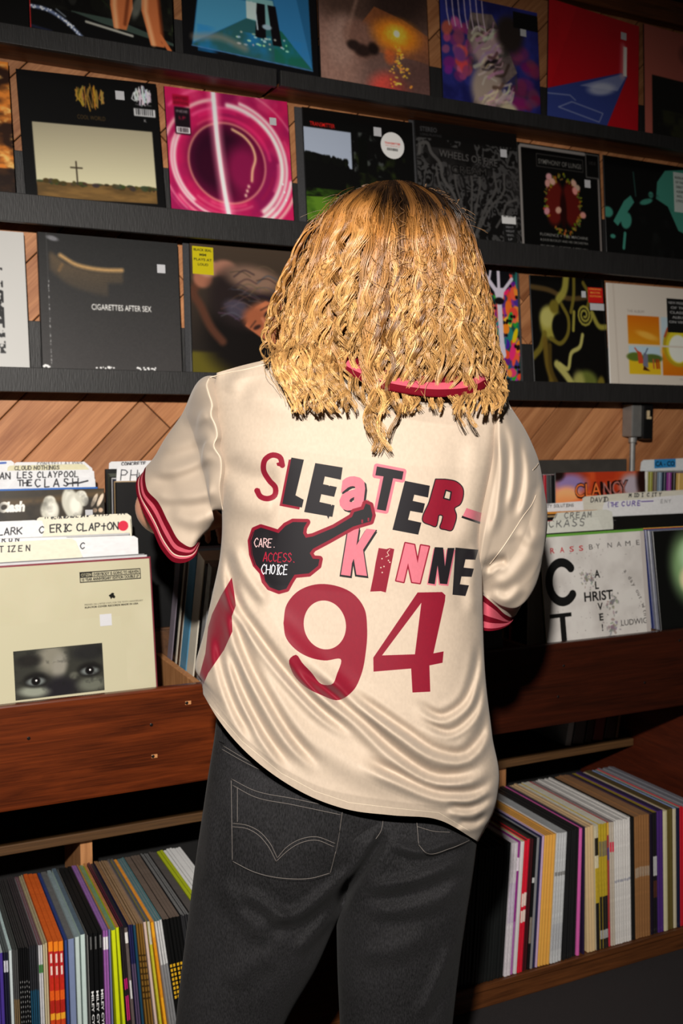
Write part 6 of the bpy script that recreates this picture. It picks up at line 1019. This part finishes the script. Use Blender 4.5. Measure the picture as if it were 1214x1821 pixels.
BL = patch('belt_loop', ([(386, 1290), (394, 1295)], [(389, 1318), (398, 1322)], 0, 0), JE, t=.006, nu=4, nv=10)

# ---- the body under the clothes: one continuous surface
def body():
    W = lambda x, y, d: ad(x, y, d)
    V, E, Rd = [], [], []
    def add(p, r, par=None):
        V.append(p); Rd.append(r)
        if par is not None: E.append((par, len(V) - 1))
        return len(V) - 1
    pel = add(W(605, 1380, 1.49), (.10, .07)); sp = add(W(615, 1240, 1.49), (.11, .075), pel); ch = add(W(625, 1000, 1.50), (.125, .09), sp); uc = add(W(635, 800, 1.50), (.12, .08), ch); nb = add(W(690, 690, 1.51), (.06, .05), uc); nk = add(W(703, 610, 1.525), (.048, .048), nb); hd = add(W(707, 540, 1.54), (.05, .05), nk)
    for side, q in (('L', [((450, 735), 1.53, .05), ((350, 838), 1.625, .042), ((268, 905), 1.68, .04), ((300, 925), 1.75, .036), ((345, 922), 1.80, .027), ((362, 918), 1.84, .026)]), ('R', [((835, 760), 1.50, .052), ((905, 890), 1.56, .044), ((905, 1030), 1.62, .038), ((868, 1060), 1.70, .036), ((836, 1062), 1.80, .027), ((824, 1060), 1.84, .026)])):
        par = uc
        for (x, y), d, r in q: par = add(W(x, y, d), (r, r), par)
        s = 1 if side == 'L' else -1; wr = V[par]; palm = add(wr + HF * .05 + np.array([0, 0, -.012]), (.034, .016), par)
        for i, (off, L) in enumerate(((-.030, .070), (-.010, .080), (.010, .074), (.029, .058))):
            b0 = add(wr + HF * .085 + RT * off * s + np.array([0, 0, -.016]), (.010, .010), palm); b1 = add(V[b0] + HF * L * .45 + np.array([0, 0, -.012]) + RT * off * s * .25, (.009, .009), b0); b2 = add(V[b1] + HF * L * .3 + np.array([0, 0, -.022]), (.008, .008), b1); add(V[b2] + HF * L * .12 + np.array([0, 0, -.020]), (.007, .007), b2)
        t0 = add(wr + HF * .03 + RT * s * .036 + np.array([0, 0, -.012]), (.012, .012), palm); t1 = add(V[t0] + HF * .032 + RT * s * .022 + np.array([0, 0, -.012]), (.010, .010), t0); add(V[t1] + HF * .026 + RT * s * .004 + np.array([0, 0, -.010]), (.008, .008), t1)
    for q in ([((495, 1480), 1.48, .07), ((430, 1800), 1.47, .06), ((385, 2230), 1.485, .042), ((384, 2300), 1.475, .036), ((384, 2318), 1.60, .032)], [((730, 1490), 1.485, .07), ((705, 1800), 1.475, .06), ((697, 2230), 1.49, .042), ((697, 2300), 1.48, .036), ((705, 2316), 1.605, .032)]):
        par = pel
        for (x, y), d, r in q:
            p = W(x, y, d)
            if y > 2290: p[2] = .062 if d < 1.55 else .045
            par = add(p, (r, r), par)
    me = bpy.data.meshes.new('bodysk'); me.from_pydata([tuple(v) for v in V], E, []); o = bpy.data.objects.new('bodysk', me); COL.objects.link(o)
    md = o.modifiers.new('s', 'SKIN'); md.use_smooth_shade = True
    if not me.skin_vertices: bpy.context.view_layer.objects.active = o
    for i, r in enumerate(Rd): me.skin_vertices[0].data[i].radius = r
    me.skin_vertices[0].data[0].use_root = True
    o.modifiers.new('u', 'SUBSURF').levels = 2
    bpy.context.view_layer.update(); ev = bpy.data.meshes.new_from_object(o.evaluated_get(bpy.context.evaluated_depsgraph_get()))
    bm = bmesh.new(); bm.from_mesh(ev); bpy.data.objects.remove(o)
    # head: skull, jaw, nose, ears, lips, eyeballs' lids, turned down and forward
    hc = np.array(W(706, 468, 1.545)); fdir = HF * .93 + np.array([0, 0, -.37]); fdir /= np.linalg.norm(fdir); udir = np.cross(RT, fdir); rdir = RT
    def sph(c, r, n=2):
        res = bmesh.ops.create_icosphere(bm, subdivisions=n, radius=1.0); 
        for v in res['verts']: q = hc + rdir * (c[0] + v.co.x * r[0]) + fdir * (c[1] + v.co.y * r[1]) + udir * (c[2] + v.co.z * r[2]); v.co = Vector(q)
    sph((0, -.012, .018), (.074, .092, .092), 3); sph((0, .035, -.055), (.056, .055, .062), 3); sph((0, .082, -.022), (.010, .020, .026)); sph((0, .092, -.038), (.016, .014, .012)); sph((0, .083, -.068), (.024, .010, .007)); sph((0, .080, -.080), (.020, .010, .007)); sph((0, .072, -.105), (.024, .018, .018)); sph((0, .065, .028), (.056, .022, .012))
    for s in (-1, 1): sph((s * .031, .066, .000), (.015, .013, .011)); sph((s * .074, -.005, -.02), (.010, .018, .032)); sph((s * .046, .052, -.032), (.022, .022, .02))
    sph((0, -.03, -.10), (.048, .05, .09), 3)
    me2 = bpy.data.meshes.new('person'); bm.to_mesh(me2); bm.free(); o2 = bpy.data.objects.new('person_', me2); COL.objects.link(o2)
    r = o2.modifiers.new('r', 'REMESH'); r.mode = 'VOXEL'; r.voxel_size = .0055; sm = o2.modifiers.new('sm', 'SMOOTH'); sm.iterations = 3; sm.factor = .5
    bpy.context.view_layer.update(); m3 = bpy.data.meshes.new_from_object(o2.evaluated_get(bpy.context.evaluated_depsgraph_get())); bpy.data.objects.remove(o2)
    m3.transform(Matrix.Translation(Vector(-PERSON_O))); m3.polygons.foreach_set('use_smooth', np.ones(len(m3.polygons), bool)); m3.materials.clear()
    ms = mat('skin', (206, 146, 118), rough=.5, var=.06, scale=30); ms.node_tree.nodes['Principled BSDF'].inputs['Subsurface Weight'].default_value = .08; m3.materials.append(ms); m3.name = 'person'; return m3
bm3 = body(); bpy.data.objects.remove(person); person = bpy.data.objects.new('person', bm3); COL.objects.link(person); person.location = PERSON_O
tag(person, 'person with curly blond hair, cream jersey and black jeans, seen from behind', 'person')
for o in (J, JE):
    o.parent = person; o.matrix_parent_inverse = Matrix.Translation(Vector(-PERSON_O))
# ---- shoes on the floor, below the frame
M_shoe = mat('black shoe leather', (24, 22, 22), rough=.45)
for cx, cd_ in ((384, 1.47), (697, 1.475)):
    p = ad(cx, 2300, cd_); p[2] = 0; V, fs = [], []
    prof = [(-.075, .030, .075), (-.05, .038, .085), (0, .040, .09), (.06, .042, .075), (.12, .046, .05), (.165, .040, .04), (.19, .02, .03)]
    for y, hw, hh in prof:
        for k in range(12): a = 2 * math.pi * k / 12; V.append(p + RT * hw * math.cos(a) + HF * y + np.array([0, 0, max(.001, hh * .5 * (1 + math.sin(a)) if math.sin(a) > -.6 else .001)]))
    for j in range(len(prof) - 1):
        for k in range(12): fs.append((j * 12 + k, j * 12 + (k + 1) % 12, (j + 1) * 12 + (k + 1) % 12, (j + 1) * 12 + k))
    fs += [tuple(range(11, -1, -1)), tuple(range((len(prof) - 1) * 12, len(prof) * 12))]
    s = mesh_obj('shoe', V, fs, [M_shoe], person, smooth=True); s.matrix_parent_inverse = Matrix.Translation(Vector(-PERSON_O))

# ---- curly hair: locks of fine strands
def hair():
    rng = np.random.default_rng(21); c0x = 695.0; c0 = np.array(ad(695, 452, 1.53)); mpp = 1.53 / F
    py0 = 452.0; zr = lambda py: (py0 - py) * mpp * 1.0
    # outer envelope: half widths left/right of the head axis by height (pixels)
    ky = [332, 338, 354, 370, 400, 450, 500, 540, 580, 620, 660, 700, 820]; kl = [6, 44, 84, 104, 128, 152, 172, 186, 194, 200, 194, 170, 150]; kr = [6, 52, 86, 106, 127, 143, 156, 164, 170, 178, 188, 184, 150]; kd = [.01, .05, .082, .1, .116, .128, .132, .134, .134, .13, .125, .12, .12]
    NL, NS, NP = 600, 12, 54
    phi = rng.uniform(-2.3, 2.3, NL); phi = np.where(rng.random(NL) < .72, phi * .72, phi)                                    # 0 = toward the camera
    pyr = 334 + 130 * rng.random(NL) ** 1.5                                                                                     # height of root
    lay = 1.0 - .19 * rng.random(NL) ** 1.2
    pye = rng.normal(668, 46, NL); pye = np.where(np.abs(phi) > 1.2, pye - 5, pye); pye = pye + 16 * np.sin(phi * 4.1 + 1); pye = np.clip(pye, 550, 730)
    ph = 2.2 * np.sin(phi * 1.9) + 1.1 * np.sin(phi * 5.3 + 1) + rng.normal(0, .75, NL); nw = rng.normal(4.1, .5, NL); amp = rng.uniform(.0032, .0070, NL); tone = rng.normal(0, 1, NL); hand = np.where(rng.random(NL) < .7, 1, -1)
    sp_ = [(rng.normal(-.12, .035), rng.uniform(334, 380), 1.03, rng.uniform(745, 800)) for _ in range(8)] + [(rng.normal(.66, .03), rng.uniform(334, 380), 1.02, rng.uniform(718, 755)) for _ in range(5)] + [(rng.normal(-1.4, .12), rng.uniform(360, 430), rng.uniform(1.03, 1.12), rng.uniform(590, 660)) for _ in range(9)] + [(rng.normal(1.4, .08), rng.uniform(360, 420), 1.04, rng.uniform(670, 698)) for _ in range(9)] + [(rng.normal(-.62, .12), 350, 1.0, rng.uniform(672, 704)) for _ in range(7)] + [(rng.normal(-.25, .1), 345, 1.06, rng.uniform(560, 640)) for _ in range(10)]
    for i, (a, b, l_, e) in enumerate(sp_): phi[i], pyr[i], lay[i], pye[i] = a, b, l_, e
    s = np.linspace(0, 1, NP)
    allV, allC = [], []; rad = []
    def rootdark(px_, py_): c_ = 350 + 44 / (1 + np.exp(-(px_ - 668) / 12.0)); return np.clip((py_ - c_) / 72 + .05, .0, 1)
    for i in range(NL):
        py = pyr[i] + (pye[i] - pyr[i]) * (s ** 1.04); L_, R__ = np.interp(py, ky, kl), np.interp(py, ky, kr); Dd = np.interp(py, ky, kd)
        t = np.clip(s / .22, 0, 1); t = t * t * (3 - 2 * t); lam = .84 + (lay[i] - .84) * t
        f0 = phi[i] + .10 * np.sin(s * 3 + ph[i]) * s
        sx = np.sin(f0); hw = np.where(sx < 0, L_, R__) * mpp * lam; X = hw * np.sign(sx) * np.abs(sx) ** .85; Dp = -np.cos(f0) * Dd * lam
        er = np.stack([np.sin(f0), -np.cos(f0)], -1); et = np.stack([np.cos(f0), np.sin(f0)], -1)
        g = np.clip((s - .06) / .4, 0, 1); A = amp[i] * g * (.85 + .4 * s ** 2); w0 = nw[i] * 6.283 * (.9 * s + .16 * s ** 3) + ph[i]; wid = (.0046 + .0034 * rng.random()) * (1 - .62 * s ** 2)
        for k in range(NS):
            q = (k + .5) / NS * 2 - 1; j1, j2, j3 = rng.normal(0, 1, 3); w_ = w0 + .10 * q + .05 * j1 + .22 * s ** 3 * j2; Ak = A * (1 + .08 * j3)
            ct, sr = np.cos(w_) * Ak, hand[i] * np.sin(w_) * Ak * (.28 + .55 * s ** 2); dome = .0016 * (1 - q * q)
            o1 = q * wid + .0006 * j1; ox = X + et[:, 0] * (ct + o1) + er[:, 0] * (sr + dome + .0005 * j2); od = Dp + et[:, 1] * (ct + o1) + er[:, 1] * (sr + dome + .0005 * j2); oz = (py0 - py) * mpp + .0012 * j3 * s + (.08 + .35 * s ** 4) * np.sin(w_ + .6) * Ak
            allV.append(np.stack([ox, od, oz], -1)); rad.append((.00072 + .0002 * rng.random()) * (1 - .55 * s ** 3)); sh = .23 * tone[i] + .06 * j2 + .10 * (1 - abs(q)) - .06
            allC.append((s, np.full(NP, sh), rootdark(c0x + ox / mpp, py)))
    for k in range(150):                                                                                                        # loose single hairs
        f0 = rng.uniform(-2.0, 2.0); y0 = rng.uniform(345, 480); y1 = rng.uniform(500, 720); py = y0 + (y1 - y0) * s; sx = math.sin(f0); l_ = rng.uniform(.97, 1.12); hw = np.interp(py, ky, kl if sx < 0 else kr) * mpp * l_; w_ = rng.uniform(3, 6) * 6.28 * s + rng.uniform(0, 6.3); A = rng.uniform(.004, .013) * s ** .7
        allV.append(np.stack([hw * sx + np.cos(w_) * A * math.cos(f0), -math.cos(f0) * np.interp(py, ky, kd) * l_ + np.sin(w_) * A * .6, (py0 - py) * mpp + .4 * A * np.sin(w_)], -1)); rad.append(np.full(NP, .00036)); allC.append((s, np.full(NP, rng.normal(.1, .15)), rootdark(c0x + hw * sx / mpp, py)))
    for k in range(110):                                                                                                        # frizz over the crown and sides
        a = rng.uniform(-1.5, 1.5); y0 = 348 + 90 * abs(a / 1.5) ** 2.2; sx = math.sin(a); h0 = np.interp(y0, ky, kl if sx < 0 else kr) * (1 if sx > 0 else -1) * abs(sx) ** .3; ln = rng.uniform(8, 30); cu = rng.normal(0, 1); xx = h0 + ln * s * (.75 * np.sign(sx) * abs(sx) + .5 * cu * s); yy = y0 - ln * s * (.9 * math.cos(a) - .8 * s)
        allV.append(np.stack([xx * mpp, rng.normal(-.01, .02) + 0 * s, (py0 - yy) * mpp], -1)); rad.append(np.full(NP, .00028)); allC.append((s, np.full(NP, rng.normal(-.05, .15)), np.full(NP, .45)))
    P = np.array(allV); Rr_ = np.array(rad); Wd = c0[None, None] + RT[None, None] * P[..., :1] + HF[None, None] * P[..., 1:2] + np.array([0, 0, 1.0])[None, None] * P[..., 2:3]
    # rest on the back of the jersey instead of passing through it
    hd_ = (Wd - CAM) @ HF; pz = (Wd - CAM) @ FW; pyy = CY - F * ((Wd - CAM) @ UP) / pz; pxx = CX + F * ((Wd - CAM) @ RT) / pz
    yt = np.interp(pxx, [385, 430, 480, 537, 568, 603, 650, 720, 791, 842, 890], [663, 650, 638, 623, 617, 640, 668, 690, 698, 694, 694]); vj = np.clip((pyy - yt) / 770, 0, 1); uj = np.abs((pxx - 637) / 255)
    lim = np.interp(vj, [0, .03, .08, .2], [1.452, 1.420, 1.398, 1.378]) - .007 - .008 * np.abs(np.sin(pyy * .11 + pxx * .07)); lim = lim + .10 * np.clip(uj - .6, 0, .5) ** 2 * 2
    lim = lim - (np.arange(len(P)) // NS * 7919 % 97 / 97.0 * .015)[:, None]
    push = np.clip((pyy - yt + 22) / 30, 0, 1) * np.minimum(0, lim - hd_); Wd = Wd + HF[None, None] * push[..., None]
    nS = len(P); T = np.gradient(Wd, axis=1); T /= np.linalg.norm(T, axis=-1)[..., None] + 1e-9; ref = np.array([.2, .9, .1]); Aa = np.cross(T, ref); Aa /= np.linalg.norm(Aa, axis=-1)[..., None] + 1e-9; Bb = np.cross(T, Aa)
    ang = np.array([0, 2.094, 4.189]); VV = (Wd[:, :, None] + (Aa[:, :, None] * np.cos(ang)[:, None] + Bb[:, :, None] * np.sin(ang)[:, None]) * Rr_[..., None, None]).reshape(-1, 3)
    n = np.arange(nS)[:, None, None] * NP * 3; j = np.arange(NP - 1)[None, :, None] * 3; k = np.arange(3)[None, None]; k2 = (k + 1) % 3
    Fq = np.stack(np.broadcast_arrays(n + j + k, n + j + k2, n + j + 3 + k2, n + j + 3 + k), -1).reshape(-1, 4)
    S_ = np.repeat(np.stack([q[0] for q in allC]).ravel(), 3); TN = np.repeat(np.stack([q[1] for q in allC]).ravel(), 3); RT_ = np.repeat(np.stack([q[2] for q in allC]).ravel(), 3)
    # inner mass so that no scalp or wall shows between the locks
    gy = np.linspace(333, 630, 26); ga = np.linspace(0, 2 * math.pi, 41)[:-1]; cap = []
    for y in gy:
        l_, r_, d_ = np.interp(y, ky, kl) * .86, np.interp(y, ky, kr) * .86, np.interp(y, ky, kd) * .84
        for a in ga: cap.append(c0 + RT * (l_ if math.sin(a) < 0 else r_) * mpp * math.sin(a) - HF * d_ * math.cos(a) * (1 if math.cos(a) > 0 else .62) + np.array([0, 0, (py0 - y) * mpp]))
    nb = len(VV); cf = [(nb + a * 40 + b, nb + a * 40 + (b + 1) % 40, nb + (a + 1) * 40 + (b + 1) % 40, nb + (a + 1) * 40 + b) for a in range(25) for b in range(40)]
    VV = np.concatenate([VV, np.array(cap)]); Fq = np.concatenate([Fq, np.array(cf)]); nc = len(cap); S_ = np.r_[S_, np.full(nc, .3)]; TN = np.r_[TN, np.full(nc, -.5)]; RT_ = np.r_[RT_, np.repeat(np.clip((gy - 345) / 90, 0, 1), 40) * .35]
    me = bpy.data.meshes.new('hair'); me.vertices.add(len(VV)); me.vertices.foreach_set('co', (VV - PERSON_O).astype(np.float32).ravel()); me.loops.add(len(Fq) * 4); me.loops.foreach_set('vertex_index', Fq.astype(np.int32).ravel()); me.polygons.add(len(Fq)); me.polygons.foreach_set('loop_start', np.arange(0, len(Fq) * 4, 4, dtype=np.int32)); me.polygons.foreach_set('use_smooth', np.ones(len(Fq), bool)); me.update(calc_edges=True)
    dark, gold, pale = lin((30, 18, 10)), lin((146, 96, 44)), lin((198, 156, 98)); m = np.clip(RT_ + TN * .5, 0, 1)[:, None]; col = dark * (1 - m) + gold * m; pm = (np.clip((S_ - .25) / .9 + TN * .9, 0, 1) * np.clip(RT_ * 1.6 - .5, 0, 1))[:, None]; col = col * (1 - pm) + pale * pm; col *= np.clip(1 + TN * .55, .35, 1.5)[:, None]
    at_ = me.color_attributes.new('strand', 'FLOAT_COLOR', 'POINT'); at_.data.foreach_set('color', np.concatenate([np.clip(col, 0, 1), np.ones((len(col), 1))], 1).astype(np.float32).ravel())
    m = bpy.data.materials.new('blond hair'); m.use_nodes = True; N = m.node_tree.nodes; b = N['Principled BSDF']; a = N.new('ShaderNodeVertexColor'); a.layer_name = 'strand'; m.node_tree.links.new(a.outputs[0], b.inputs['Base Color']); b.inputs['Roughness'].default_value = .34; b.inputs['Specular IOR Level'].default_value = .45; me.materials.append(m)
    o = bpy.data.objects.new('hair', me); COL.objects.link(o); o.parent = person; o['label'] = 'long curly blond hair with darker roots'; return o
hair()
